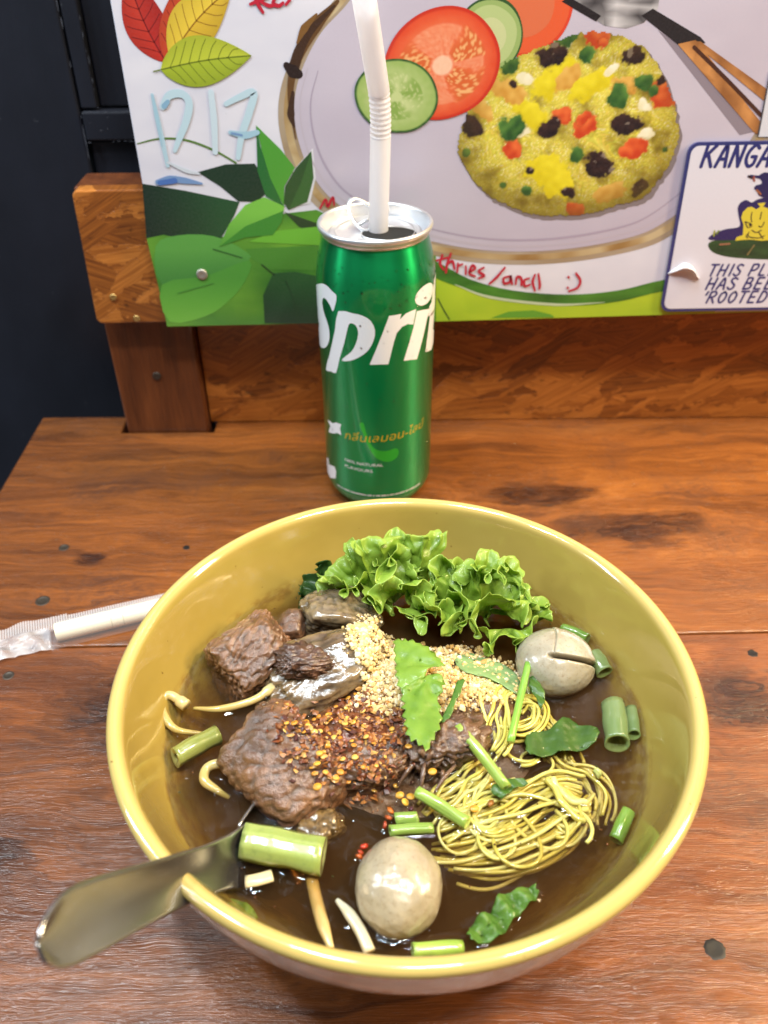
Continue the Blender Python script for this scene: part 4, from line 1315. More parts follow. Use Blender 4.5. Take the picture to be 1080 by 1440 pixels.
def chunk(name, label, c, size, rot, seed, cols, mat, p=3.2, rough=0.16, fib=(1, 0, 0), group=None, sub=5, cut=0.0):
    bm = bmesh.new()
    bmesh.ops.create_icosphere(bm, subdivisions=sub, radius=1.0)
    M = Matrix.Rotation(R(rot[2]), 3, 'Z') @ Matrix.Rotation(R(rot[1]), 3, 'Y') @ Matrix.Rotation(R(rot[0]), 3, 'X')
    vs, cs = [], []
    fb = Vector(fib).normalized()
    rq = random.Random(int(seed * 100))
    pw = p * 3.2
    planes = []
    for ax_ in ((1, 0, 0), (-1, 0, 0), (0, 1, 0), (0, -1, 0), (0, 0, 1), (0, 0, -1)):
        planes.append(((Vector(ax_) + Vector((rq.uniform(-.3, .3), rq.uniform(-.3, .3), rq.uniform(-.3, .3)))).normalized(), rq.uniform(0.82, 1.0)))
    for _ in range(5):
        planes.append((Vector((rq.uniform(-1, 1), rq.uniform(-1, 1), rq.uniform(-0.6, 1))).normalized(), rq.uniform(0.88, 1.12)))
    for q in bm.verts:
        d = q.co.normalized()
        acc = 0.0
        for nq, hq in planes:
            dq = d.dot(nq)
            if dq > 0.05:
                acc += (dq / hq) ** pw
        k = min(1.35, acc ** (-1 / pw)) if acc > 0 else 1.0
        loc = d * k
        w = 1 + 0.10 * noise.noise(loc * 1.3 + Vector((seed, 0, 0)))
        st = loc - fb * (loc.dot(fb)) * 0.86 + noise.noise_vector(loc * 1.6 + Vector((seed, 3, 0))) * 0.16
        rg = noise.ridged_multi_fractal(st * 5.0 + Vector((seed * 3, 1, 0)), 0.9, 2.1, 4, 1.0, 2.0) * 0.5
        n2 = noise.fractal(loc * 4.5 + Vector((0, seed, 0)), 1.0, 2.0, 4)
        pv = fb.cross(Vector((0.3, 0.2, 1.0))).normalized()
        qv = fb.cross(pv)
        wr = noise.noise_vector(loc * 2.2 + Vector((seed, 1, 4)))
        sa = (loc.dot(pv) + 0.16 * wr.x) * 15.0 + seed
        sb = (loc.dot(qv) + 0.16 * wr.y) * 15.0
        ln = max(0.0, 0.35 + 1.1 * noise.noise(Vector((loc.dot(fb) * 2.5, sa * 0.12, sb * 0.12))))
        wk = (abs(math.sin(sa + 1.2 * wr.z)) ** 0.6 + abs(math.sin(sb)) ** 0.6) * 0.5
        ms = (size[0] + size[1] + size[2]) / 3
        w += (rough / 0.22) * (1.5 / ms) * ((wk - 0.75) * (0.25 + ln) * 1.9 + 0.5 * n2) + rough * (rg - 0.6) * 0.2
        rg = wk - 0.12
        lp = Vector((loc.x * size[0], loc.y * size[1], loc.z * size[2])) * w
        vs.append(Vector(c) + M @ lp)
        t = max(0, min(1, 0.5 + 0.55 * noise.noise(loc * 1.7 + Vector((5, seed, 2))) + 0.25 * n2))
        cc = [cols[0][i] + (cols[1][i] - cols[0][i]) * t for i in range(3)]
        cc = [x * (0.66 + 0.34 * max(0, min(1, (rg - 0.25) * 2.5))) for x in cc]  # shade in the wrinkle grooves put into the vertex colour
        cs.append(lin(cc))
    fs = [tuple(x.index for x in fa.verts) for fa in bm.faces]
    bm.free()
    o = mk(name, vs, fs, mat, cols=cs)
    tag(o, label, 'beef', group)
    men(c, (size[0] + size[1]) / 2 * 0.98)
    return o


BR = ((94, 63, 43), (154, 110, 76))
GR = 'pieces of braised beef in the soup'
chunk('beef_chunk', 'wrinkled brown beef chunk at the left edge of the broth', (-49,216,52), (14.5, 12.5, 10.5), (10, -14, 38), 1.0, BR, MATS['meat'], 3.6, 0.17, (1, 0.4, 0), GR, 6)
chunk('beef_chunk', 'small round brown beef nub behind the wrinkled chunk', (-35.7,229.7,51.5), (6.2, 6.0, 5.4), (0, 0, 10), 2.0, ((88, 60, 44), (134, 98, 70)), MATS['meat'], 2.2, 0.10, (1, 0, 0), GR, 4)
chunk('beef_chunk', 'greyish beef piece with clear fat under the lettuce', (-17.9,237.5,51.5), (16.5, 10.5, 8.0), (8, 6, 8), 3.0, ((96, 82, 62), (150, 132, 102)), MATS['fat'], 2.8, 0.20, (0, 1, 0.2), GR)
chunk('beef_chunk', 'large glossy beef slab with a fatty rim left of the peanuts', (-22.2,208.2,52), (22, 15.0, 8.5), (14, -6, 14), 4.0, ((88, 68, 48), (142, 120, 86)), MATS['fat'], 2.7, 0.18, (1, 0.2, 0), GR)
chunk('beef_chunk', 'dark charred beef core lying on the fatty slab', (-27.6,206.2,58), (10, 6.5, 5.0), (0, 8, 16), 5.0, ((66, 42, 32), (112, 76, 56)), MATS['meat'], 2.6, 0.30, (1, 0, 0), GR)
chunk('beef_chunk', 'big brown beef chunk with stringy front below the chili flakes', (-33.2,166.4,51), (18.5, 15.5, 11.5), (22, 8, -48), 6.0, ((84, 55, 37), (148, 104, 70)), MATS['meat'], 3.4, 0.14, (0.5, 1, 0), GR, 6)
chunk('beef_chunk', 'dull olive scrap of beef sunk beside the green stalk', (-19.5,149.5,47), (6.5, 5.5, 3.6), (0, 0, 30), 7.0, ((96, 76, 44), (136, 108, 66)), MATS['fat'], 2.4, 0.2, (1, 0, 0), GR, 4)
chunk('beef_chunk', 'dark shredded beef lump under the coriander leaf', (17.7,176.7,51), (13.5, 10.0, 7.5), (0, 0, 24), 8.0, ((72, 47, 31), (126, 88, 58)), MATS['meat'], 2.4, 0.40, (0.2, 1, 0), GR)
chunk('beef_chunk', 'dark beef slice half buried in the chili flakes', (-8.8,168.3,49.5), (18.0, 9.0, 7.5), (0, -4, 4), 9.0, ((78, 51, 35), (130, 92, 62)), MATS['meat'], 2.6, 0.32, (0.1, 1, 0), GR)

# loose meat fibres beneath the coriander
rng = random.Random(21)
c0 = Vector((15.4,169.7,54))
for k in range(9):
    a = c0 + Vector((rng.uniform(-13, 12), rng.uniform(-6, 6), rng.uniform(-2, 2)))
    dv = Vector((rng.uniform(-8, 8), -rng.uniform(2, 9), rng.uniform(-4, -1)))
    pth = bez([tuple(a), tuple(a + dv * 0.5 + Vector((0, 0, 1.6))), tuple(a + dv)], 5)
    v, f = tube(pth, [0.35 + 0.45 * math.sin(math.pi * i / (len(pth) - 1)) for i in range(len(pth))], 6)
    cc = rng.choice([(96, 70, 54), (110, 80, 60), (80, 56, 42)])
    o = mk('beef_fibre', v, f, MATS['meat'], cols=[lin(cc)] * len(v))
    tag(o, 'thin stringy brown beef shred below the coriander leaf', 'beef shred', 'beef shreds under the coriander')

# ------------------------------------------------------------------ mound that carries the garnish: noodles and meat piled in the middle
m1, m2, m3 = (4.5,200.9,55), (-14.6,176.8,55), (36,191.9,54)


def mound(x, y):
    h = 0
    for (mx, my, mz), sx, sy, a in ((m1, 23, 15, 10.0), (m2, 18, 12, 11.0), (m3, 17, 15, 6.5)):
        h = max(h, 0) + a * math.exp(-((x - mx) / sx) ** 2 - ((y - my) / sy) ** 2) * (1 - 0.45 * min(1, h / 9))
    return 46.2 + h + 0.8 * fbm((x * 0.16, y * 0.16, 3))


peanut_poly = [(-13.5,223.7,57),(-5.7,231.1,57),(5,226.8,57),(15.3,221.2,57),(31.2,222.8,57),(46,215.5,57),(49.3,205.2,57),(47.3,196.5,57),(38.3,192.5,57),(28.4,189.5,57),(23.2,185,57),(13.8,188.2,57),(4.3,189.8,57),(0.6,185.3,57),(-10.2,192.1,57),(-6.7,202.6,57),(-13.7,211,57)]
chili_poly = [(-34.5,170.8,57),(-33,179.8,57),(-25.1,189.2,57),(-10.3,197.1,57),(1.4,192.9,57),(7,182.3,57),(7.5,169.5,57),(1.5,161.6,57),(-10.6,158.3,57),(-20.6,158.4,57),(-27.8,161.1,57)]
g = B()
cxm, cym = (m1[0] + m2[0] + m3[0]) / 3, (m1[1] + m2[1] + m3[1]) / 3
NR, NA = 64, 180
for i in range(NR + 1):
    for k in range(NA):
        a = 2 * math.pi * k / NA
        r = i / NR
        x, y = cxm + 46 * r * math.cos(a), cym + 36 * r * math.sin(a)
        z = mound(x, y) + 0.9 * fbm((x * 0.6, y * 0.25, 9)) - 2.5 * r ** 3
        g.v.append((x, y, z))
        kp = fbm((x * .25, y * .25, 7)) * 0.7 + 0.6
        cc = mixc((64, 40, 26), (128, 88, 50), fbm((x * .2, y * .2, 1)) * .7 + .5)
        if inside(x, y, peanut_poly):
            cc = mixc(cc, (220, 192, 140), kp)
        elif inside(x, y, chili_poly):
            cc = mixc(cc, (124, 54, 22), kp)
        g.c.append(lin(cc))
g.f = [(i * NA + k, i * NA + (k + 1) % NA, (i + 1) * NA + (k + 1) % NA, (i + 1) * NA + k) for i in range(NR) for k in range(NA)]
o = g.build('minced_beef', MATS['meat'])
tag(o, 'brown mound of soft beef that carries the peanuts and chili', 'minced beef')


from mathutils.bvhtree import BVHTree
_v, _f = [], []
for ob in list(COL.objects):
    if ob.type == 'MESH' and ob.name.split('.')[0] in ('beef_chunk', 'minced_beef'):
        n0, og = len(_v), ORG[ob]
        _v += [q.co * 1000 + og for q in ob.data.vertices]
        _f += [tuple(i + n0 for i in q.vertices) for q in ob.data.polygons]
PILE = BVHTree.FromPolygons(_v, _f)


def top(x, y):
    """height of the beef pile at a spot"""
    h = PILE.ray_cast(Vector((x, y, 95)), Vector((0, 0, -1)))
    return h[0].z if h[0] is not None and h[0].z > 49.2 else mound(x, y)


def scatter(poly, n, rng, soft=0.0):
    xs, ys = [p[0] for p in poly], [p[1] for p in poly]
    out = []
    while len(out) < n:
        x, y = rng.uniform(min(xs), max(xs)), rng.uniform(min(ys), max(ys))
        if inside(x, y, poly):
            out.append((x + rng.gauss(0, soft), y + rng.gauss(0, soft)))
    return out


ICO_V, ICO_F = None, None
_bm = bmesh.new()
bmesh.ops.create_icosphere(_bm, subdivisions=1, radius=1.0)
ICO_V = [q.co.copy() for q in _bm.verts]
ICO_F = [tuple(x.index for x in fa.verts) for fa in _bm.faces]
_bm.free()


def nugget(g, c, r, rng, col, sq=(1, 1, 1)):
    q = Matrix.Rotation(rng.uniform(0, 6.28), 3, (rng.uniform(-1, 1), rng.uniform(-1, 1), 1))
    v = [Vector(c) + q @ Vector((p.x * sq[0], p.y * sq[1], p.z * sq[2])) * (r * rng.uniform(0.7, 1.25)) for p in ICO_V]
    g.add(v, ICO_F, lin(col))


rng = random.Random(33)
PN = [(234, 212, 162), (226, 198, 140), (242, 226, 186), (214, 182, 118), (228, 196, 132), (202, 160, 92)]
g = B()
hk = peanut_poly
for x, y in scatter(peanut_poly, 5200, rng, 1.1):
    dens = fbm((x * 0.10, y * 0.10, 12)) + 0.42
    left = (x - 10) / 30
    if rng.random() > dens + 0.62 - 0.2 * left:
        continue
    r = rng.uniform(0.28, 0.7) if rng.random() < 0.80 else rng.uniform(0.7, 1.3)
    nugget(g, (x, y, top(x, y) + rng.uniform(0.1, 1.2)), r, rng, rng.choice(PN[:4] if x < 12 else PN))
o = g.build('peanut_crumbs', MATS['crumb'], smooth=False)
tag(o, 'pale crushed peanut crumbs heaped on the beef mound', 'peanuts')
o['kind'] = 'stuff'
for x, y in scatter(peanut_poly, 26, rng, 0.6):
    g = B()
    g2 = rng.uniform(1.0, 1.75)
    nugget(g, (x, y, top(x, y) + 0.8), g2, rng, rng.choice(PN), (1.3, 0.9, 0.75))
    o = g.build('peanut_piece', MATS['crumb'])
    mod(o, 'SUBSURF', levels=1, render_levels=2)
    tag(o, 'chopped peanut piece among the pale crumbs', 'peanut', 'larger peanut pieces on the mound')
CHC = [(124, 66, 32), (146, 84, 42), (100, 54, 32), (182, 122, 62), (158, 98, 48), (206, 158, 86), (82, 44, 38), (136, 88, 52), (112, 58, 28)]
g = B()
for x, y in scatter(chili_poly, 1700, rng, 2.2):
    if rng.random() > fbm((x * 0.12, y * 0.12, 4)) * 1.3 + 0.62:
        continue
    c = Vector((x, y, top(x, y) + rng.uniform(0.1, 1.3)))
    q = Matrix.Rotation(rng.uniform(0, 6.28), 3, 'Z') @ Matrix.Rotation(rng.gauss(0, 0.6), 3, 'X')
    r = rng.uniform(0.6, 1.8)
    k = rng.randint(4, 6)
    v = [c + q @ Vector((r * rng.uniform(0.6, 1.2) * math.cos(6.283 * i / k), 0.65 * r * rng.uniform(0.6, 1.2) * math.sin(6.283 * i / k), rng.uniform(-0.25, 0.25) * r)) for i in range(k)] + [c + q @ Vector((0, 0, 0.3 * r))]
    g.add(v, [(i, (i + 1) % k, k) for i in range(k)], lin(rng.choice(CHC)))
o = g.build('chili_flakes', MATS['chili'], smooth=False)
tag(o, 'heap of red brown dried chili flakes on the beef', 'chili flakes')
o['kind'] = 'stuff'


def seed_at(c, r, col, label, group):
    v, f = lathe([(0.01, -0.22 * r), (r * 0.75, -0.2 * r), (r, 0), (r * 0.8, 0.2 * r), (0.01, 0.26 * r)], 14)
    tl = Matrix.Rotation(rng.gauss(0, 0.35), 3, 'X') @ Matrix.Rotation(rng.gauss(0, 0.35), 3, 'Y')
    o = mk('chili_seed', [Vector(c) + tl @ Vector((a, b * 0.85, d)) for a, b, d in v], f, MATS['chili'], cols=[lin(col)] * len(v))
    tag(o, label, 'chili seed', group)


for x, y in scatter(chili_poly, 70, rng, 1.6):
    seed_at((x, y, top(x, y) + 1.1), rng.uniform(0.75, 1.3), rng.choice([(222, 168, 62), (206, 140, 44), (230, 186, 92), (214, 152, 50)]), 'flat yellow chili seed lying among the chili flakes', 'yellow seeds in the chili flakes')
for p in ([(-34,167.7,60),(-30.5,161.8,60),(-21.1,155,59),(-3,162.7,51),(1.8,166.1,54),(14.6,163.6,54),(7.7,157.3,50),(27.1,152.2,51),(4.2,157.8,50),(5.9,155.3,50)]):
    seed_at(p, 1.5, rng.choice([(226, 176, 62), (216, 158, 50)]), 'loose yellow chili seed strayed off the chili heap', 'stray chili seeds on the soup')
    men(p, 1.5)
for p, c in zip([(0.5,149.9,50),(-0.6,147.5,50),(1.2,152.3,50),(-6.8,140.8,49.5),(-7.8,138.9,49.5),(7.6,152.8,50),(32.5,154.5,50),(-8.2,137.4,49.5)], [(176, 84, 30), (160, 60, 22), (196, 110, 40), (176, 50, 24), (170, 60, 26), (70, 26, 40), (150, 96, 30), (190, 90, 30)]):
    g = B()
    nugget(g, p, 1.35, rng, c, (1.2, 0.8, 0.6))
    o = g.build('chili_scrap', MATS['chili'])
    tag(o, 'small curled red chili scrap floating on open broth', 'chili', 'chili scraps afloat')

# ------------------------------------------------------------------ meatballs


def ball(label, c, r, squash, slit, cols, seed):
    n, m = 220, 140
    v, cs = [], []
    for j in range(m + 1):
        ph = math.pi * j / m
        for i in range(n):
            t = 2 * math.pi * i / n
            d = Vector((math.sin(ph) * math.cos(t), math.sin(ph) * math.sin(t), math.cos(ph)))
            k = 1 + 0.035 * noise.noise(d * 1.6 + Vector((seed, 0, 0))) + 0.012 * noise.noise(d * 6 + Vector((0, seed, 0)))
            dk = 0
            for (nx, dirn, off, depth, half) in slit:
                dist = d.dot(Vector(nx)) - off
                al = d.dot(Vector(dirn).normalized())
                gk = math.exp(-(dist / half) ** 2) * max(0, min(1, (al - 0.35) * 5))
                k -= depth * gk
                # the flap beside the cut stands a little proud
                k += 0.025 * math.exp(-((dist - half * 3) / (half * 3)) ** 2) * max(0, min(1, (al - 0.3) * 4))
                dk = max(dk, gk)
            v.append(Vector(c) + Vector((d.x * squash[0], d.y * squash[1], d.z * squash[2])) * (r * k))
            tt = 0.5 + 0.6 * noise.noise(d * 2.3 + Vector((1, seed, 0)))
            cs.append(lin(mixc(mixc(cols[0], cols[1], tt), (120, 100, 76), dk * 0.3)))  # the cut is also shaded darker in its colour
    f = [(j * n + i, (j + 1) * n + i, (j + 1) * n + (i + 1) % n, j * n + (i + 1) % n) for j in range(m) for i in range(n)]
    o = mk('meatball', v, f, MATS['ball'], cols=cs)
    tag(o, label, 'meatball')
    men(c, math.sqrt(max(1, r * r - (c[2] - ZS) ** 2)))


ball('grey meatball with a deep knife cut beside the lettuce', (61.3,210.6,52), 13.2, (1.08, 1.0, 0.86), [((0.15, 0.86, 0.48), (0.75, -0.2, 0.6), 0.02, 0.42, 0.045), ((0.95, -0.2, -0.25), (-0.3, 0.5, 0.8), -0.32, 0.025, 0.02)], ((150, 142, 122), (178, 170, 152)), 1.0)
ball('whole tan meatball floating near the front of the bowl', (3.3,127.2,51), 12.7, (0.98, 1.12, 0.90), [], ((150, 138, 114), (180, 168, 144)), 4.0)

# ------------------------------------------------------------------ spring onion, stalks and stems
GRO = 'green stalk pieces in the soup'


def onion(label, p0, p1, r, c_out, c_in, hollow=0.72, ridges=0.0, nseg=10, bend=0.6, name='spring_onion'):
    p0, p1 = Vector(p0), Vector(p1)
    ax = (p1 - p0)
    up = Vector((0, 0, 1))
    s = ax.cross(up).normalized()
    w = s.cross(ax).normalized()
    n = 28
    v, c, f = [], [], []
    rows = nseg + 1

    def row(t, rr, col):
        ce = p0 + ax * t + w * (bend * math.sin(math.pi * t))
        for k in range(n):
            a = 2 * math.pi * k / n
            q = rr * (1 + ridges * math.sin(a * 9) + 0.06 * math.sin(a * 2 + p0.x) + 0.10 * noise.noise(Vector((math.cos(a), math.sin(a), t * 2.2 + p0.y))))
            v.append(ce + s * (q * math.cos(a)) + w * (q * math.sin(a)) + ax.normalized() * (0.35 * math.sin(a + p0.x) if t in (0, 1) else 0))
            c.append(lin(mixc(col, (255, 255, 200), 0.10 * math.sin(a * 9) if ridges else 0.05 * math.sin(a * 3))))
    hollow = 0.85 if hollow == 0.7 else hollow
    ci2 = mixc(c_in, (60, 80, 20), 0.25)
    row(0, r * hollow * 0.3, ci2)
    row(0, r * hollow, c_in)
    row(0, r * 0.97, c_in)
    for i in range(rows):
        row(i / nseg, r * (1 - 0.03 * math.sin(i)), mixc(c_out[0], c_out[1], i / nseg))
    row(1, r * 0.97, c_in)
    row(1, r * hollow, c_in)
    row(1, r * hollow * 0.3, ci2)
    # sink the middle of the cut ends
    for base, sg in ((0, 1), (len(v) - n, -1)):
        for k in range(n):
            v[base + k] = v[base + k] + ax.normalized() * (sg * r * (1.2 if hollow > 0.6 else 0.25))
    m = len(v) // n
    f = [(j * n + k, j * n + (k + 1) % n, (j + 1) * n + (k + 1) % n, (j + 1) * n + k) for j in range(m - 1) for k in range(n)]
    f += [tuple(range(n)), tuple(range(len(v) - n, len(v)))]
    o = mk(name, v, f, MATS['onion'], cols=c)
    tag(o, label, 'stalk' if name != 'coriander_sprig' else 'stem', GRO)
    for t in (0.1, 0.5, 0.9):
        q = p0 + ax * t
        if abs(q.z - ZS) < r:
            men(q, r * 1.0)


G1 = ((150, 182, 66), (132, 168, 58))
G2 = ((118, 138, 88), (108, 130, 78))
onion('thick pale green stalk next to the spoon', (-42.7,141.5,51.5), (-18.6,136.5,51.5), 5.4, ((148, 164, 88), (136, 154, 78)), (178, 186, 128), 0.5, 0.035, 12, 0.3)
onion('pale green stalk at the left wall of the bowl', (-69.4,172.8,49.5), (-57,182.5,48.5), 3.6, ((142, 150, 78), (128, 136, 66)), (190, 190, 120), 0.6, 0.02)
onion('upright fat spring onion tube by the right wall', (78.8,192.6,50), (76.7,176.5,50), 4.2, G2, (150, 176, 110), 0.7)
onion('slim spring onion tube right against the fat one', (84.7,191.1,49.5), (83.1,180.3,49.5), 2.3, G2, (140, 170, 100), 0.7)
onion('spring onion ring right of the cut meatball', (76.6,216.4,50), (79.1,207.9,49.5), 3.1, G2, (140, 170, 100), 0.7)
onion('short spring onion piece behind the cut meatball', (67.3,229.6,50), (75.9,223.6,50), 2.3, ((104, 140, 56), (92, 126, 48)), (130, 150, 90), 0.7)
onion('thin spring onion piece near the front right wall', (75.1,152.3,49), (69.3,143.1,47.5), 2.3, ((120, 156, 62), (96, 130, 46)), (150, 176, 100), 0.7)
onion('bright green stem above the noodles, near the coriander', (23.7,178.6,57), (37.5,158,53), 1.9, ((150, 176, 76), (134, 164, 68)), (190, 214, 110), 0.4, 0.02, 10, 0.8, 'coriander_sprig')
onion('short bright green stem behind the tan meatball', (9.7,157.5,52), (24.7,147.4,50.5), 1.9, ((142, 170, 74), (128, 158, 66)), (190, 210, 110), 0.4, 0.02, 10, 0.3, 'coriander_sprig')
onion('flat green stem touching the top of the tan meatball', (0.9,145.5,50), (13.9,146.4,50), 1.7, ((128, 156, 68), (116, 146, 62)), (170, 196, 100), 0.5, 0.02, 8, 0.2, 'coriander_sprig')
onion('short green stem lying behind the flat one', (2.7,149.4,50), (9.7,149.8,50), 1.8, ((122, 150, 64), (110, 140, 58)), (170, 196, 100), 0.5, 0.02, 8, 0.2, 'coriander_sprig')
onion('pale green stem under the front rim', (6.7,110.4,49), (20.3,111,49), 2.0, ((150, 176, 74), (130, 160, 60)), (170, 190, 100), 0.5, 0.02, 8, 0.2, 'coriander_sprig')
onion('slender green stem leaning on the cut meatball', (50.7,206.2,57), (40.7,174.5,54), 1.25, ((112, 162, 60), (128, 176, 66)), (150, 180, 80), 0.3, 0.0, 12, 0.8, 'coriander_sprig')
onion('tiny pale onion ring among the right noodles', (67.2,164.5,50), (68.6,165.8,50.5), 1.5, ((176, 184, 110), (176, 184, 110)), (190, 196, 130), 0.6)

# ------------------------------------------------------------------ bean sprouts
GRS = 'bean sprouts in the soup'


def sprout(label, pts, r, cols=((206, 190, 136), (172, 150, 80)), head=True):
    P = bez(pts, 8)
    n = len(P)
    rad = [r * (0.45 + 0.55 * min(1, (n - 1 - i) / (0.35 * n))) * (1.0 if not head or i > 3 else 1.35) for i in range(n)]
    v, f = tube(P, rad, 12)
    c = []
    for i in range(n):
        c += [lin(mixc(cols[0], cols[1], i / n))] * 12
    o = mk('bean_sprout', v, f, MATS['sprout'], cols=c)
    tag(o, label, 'bean sprout', GRS)
    for q in P[::6]:
        if abs(q[2] - ZS) < 2.0:
            men(q, r)


sprout('curled bean sprout against the left wall of the bowl', [(-68.8,192.5,52),(-74.7,196.2,53),(-77.4,194.4,52.5),(-76.2,189.4,51),(-70.9,183.9,50),(-62,183.6,48)], 1.6)
sprout('straight bean sprout below the wrinkled beef chunk', [(-39.7,200.9,51.5),(-46.4,195.3,51),(-57.3,192.5,50),(-66.8,193.3,49.5)], 1.35)
sprout('looped bean sprout beside the big lower beef chunk', [(-50.1,168.9,50),(-54.9,169.3,51),(-58.2,167.6,50.5),(-58.1,163.6,50),(-53.8,161,48.5),(-50.3,160,46)], 1.6)
sprout('yellowish bean sprout sinking left of the tan meatball', [(-22.3,133,46),(-20.1,124.5,47.5),(-17.6,116.6,49),(-15.3,110.7,49.5)], 1.9, ((176, 136, 66), (206, 184, 130)), False)
sprout('white bean sprout tip leaning on the tan meatball', [(-4.9,109.6,50),(-7.6,115.4,50),(-10.9,120.5,49.5),(-14.3,124.5,49)], 1.7, ((208, 196, 164), (214, 204, 178)), False)
g = B()
v, f = tube(bez([(-41,129.9,49.5),(-37.5,130.4,49.8),(-33.4,131.8,49.5)], 4), 2.0, 10, True, 0.5)
o = mk('bean_sprout', v, f, MATS['sprout'], cols=[lin((222, 204, 160))] * len(v))
tag(o, 'flat cream sprout scrap afloat beside the spoon', 'bean sprout', GRS)

# ------------------------------------------------------------------ noodles
rng = random.Random(77)


def strands(label, pts, n, spread, rad=0.60, group='egg noodles in the bowl', zj=1.1):
    base = bez(pts, 8)
    m = len(base)
    for k in range(n):
        off = (k / max(1, n - 1) - 0.5) * 2 * spread
        ph, jz = rng.uniform(0, 6), rng.gauss(-3.3, zj)
        fr = rng.uniform(4, 8)
        t0 = rng.randint(0, max(1, m // 8))
        t1 = m - rng.randint(0, max(1, m // 8))
        P = []
        for i in range(t0, t1):
            a, b = base[max(0, i - 1)], base[min(m - 1, i + 1)]
            t = b - a
            nn = np.array((-t[1], t[0], 0)) / (math.hypot(t[0], t[1]) + 1e-6)
            u = i / m
            o_ = off * (1 + 0.45 * math.sin(u * 5 + ph)) + 1.1 * math.sin(u * fr + ph * 2) + 0.35 * math.sin(u * 17 + ph)
            P.append(tuple(base[i] + nn * o_ + np.array((0, 0, jz + 0.5 * math.sin(u * 9 + ph)))))
        v, f = tube(P, rad * rng.uniform(0.85, 1.1), 8)
        col = rng.choice([(226, 214, 116), (214, 200, 96), (234, 226, 138), (204, 188, 84)])
        o = mk('noodle', v, f, MATS['noodle'], cols=[lin(col)] * len(v))
        tag(o, label, 'noodle', group)


strands('thin yellow noodle rising steeply beside the slender green stem', [(30.9,171.8,51),(34.7,178.5,54),(36.3,186.1,55.5),(39.6,194.2,55),(45.1,201.2,53)], 18, 5.5, group='noodles rising in the middle')
strands('thin yellow noodle looped under the slender green stem', [(37.6,184.3,54),(44.2,182.7,53),(50.5,186,52.5),(52.6,192.1,52.5),(49.3,195.4,53),(44.4,192.8,54)], 11, 2.6, group='noodles looped by the stem')
strands('thin yellow noodle slanting down from the cut meatball', [(46.8,202.1,52),(50.8,194.3,51),(54.8,187.3,50),(57.9,179.2,49),(59.8,170.5,48.5)], 16, 4.0, group='noodles slanting from the meatball')
strands('thin yellow noodle arching round left of the noodle nest', [(34.2,171.7,51),(29.3,165.2,51.5),(24,161.1,51),(18.2,156.7,50),(12.5,153.2,48.5)], 16, 4.4, group='noodles arching left')
strands('thin yellow noodle sweeping across the middle of the nest', [(16.1,146.3,48.5),(25.4,149.2,50),(37.2,153.7,50.5),(46.9,159.5,50),(56.1,162.9,49.5),(63.8,161.9,48.5)], 18, 5.0, group='noodles sweeping across')
strands('thin yellow noodle curving along the front of the nest', [(13.4,141.9,45),(24.8,140.7,46.8),(37.8,142.5,48.2),(49.8,148,48.4),(58.6,155.3,47.6),(64.5,162.4,47)], 18, 5.0, group='noodles along the front')
strands('thin yellow noodle sunk lowest at the front of the nest', [(18.5,139.6,42.5),(31.2,138,43.5),(43.2,140.3,44),(54.5,146.6,43.5),(62.9,155.6,42.5)], 11, 3.6, group='sunken noodles at the front')
strands('thin yellow noodle trailing toward the right wall', [(53.9,177.1,48),(59.9,171.3,49),(66.1,167.6,49.4),(68.8,160.1,48.8),(66.9,152,47.2)], 10, 3.6, group='noodles trailing right')
strands('thin yellow noodle crossing over the front bundle', [(50.5,166.1,51),(55.3,159,50.6),(59.5,154.8,50),(64.2,153.1,49.4)], 6, 1.9, 1.05, group='noodles crossing over')
strands('thin yellow noodle in the small ring of the nest', [(50.4,147.9,48.5),(55.5,146.1,49),(59.9,149.3,49.2),(59.7,155.2,49.4),(54.6,154.2,49.4)], 6, 1.6, group='ringed noodles')
strands('thin yellow noodle around the left curl of the nest', [(37.6,149.5,50),(31.6,146.8,50.6),(26.3,151.1,50.8),(28.6,157.1,50.8),(35.2,160.5,51),(43,161.4,51)], 11, 3.2, group='curled noodles left')

c0 = Vector((38.3,155.8,48))
for k in range(9):
    x, y = c0.x + rng.gauss(-2, 8), c0.y + rng.gauss(1, 6)
    an, P = rng.uniform(0, 6.28), []
    z = 47.6 + rng.uniform(-2.0, 1.2)
    cv = rng.choice((-1, 1)) * rng.uniform(0.04, 0.11)
    for i in range(34):
        P.append((x, y, z + 0.9 * math.sin(i * 0.25 + k)))
        an += cv + 0.12 * noise.noise(Vector((i * 0.2, k * 3.1, 0)))
        x, y = x + 1.25 * math.cos(an), y + 1.25 * math.sin(an)
        if math.hypot((x - c0.x) / 22, (y - c0.y) / 14) > 1.0:
            an += 0.14 * (1 if cv > 0 else -1)
    v, f = tube(P, 0.55 * rng.uniform(0.85, 1.2), 8)
    o = mk('noodle', v, f, MATS['noodle'], cols=[lin(rng.choice([(226, 214, 116), (214, 200, 96), (234, 226, 138)]))] * len(v))
    tag(o, 'stray yellow noodle wandering loosely over the nest', 'noodle', 'stray noodles over the nest')

# ------------------------------------------------------------------ leaves


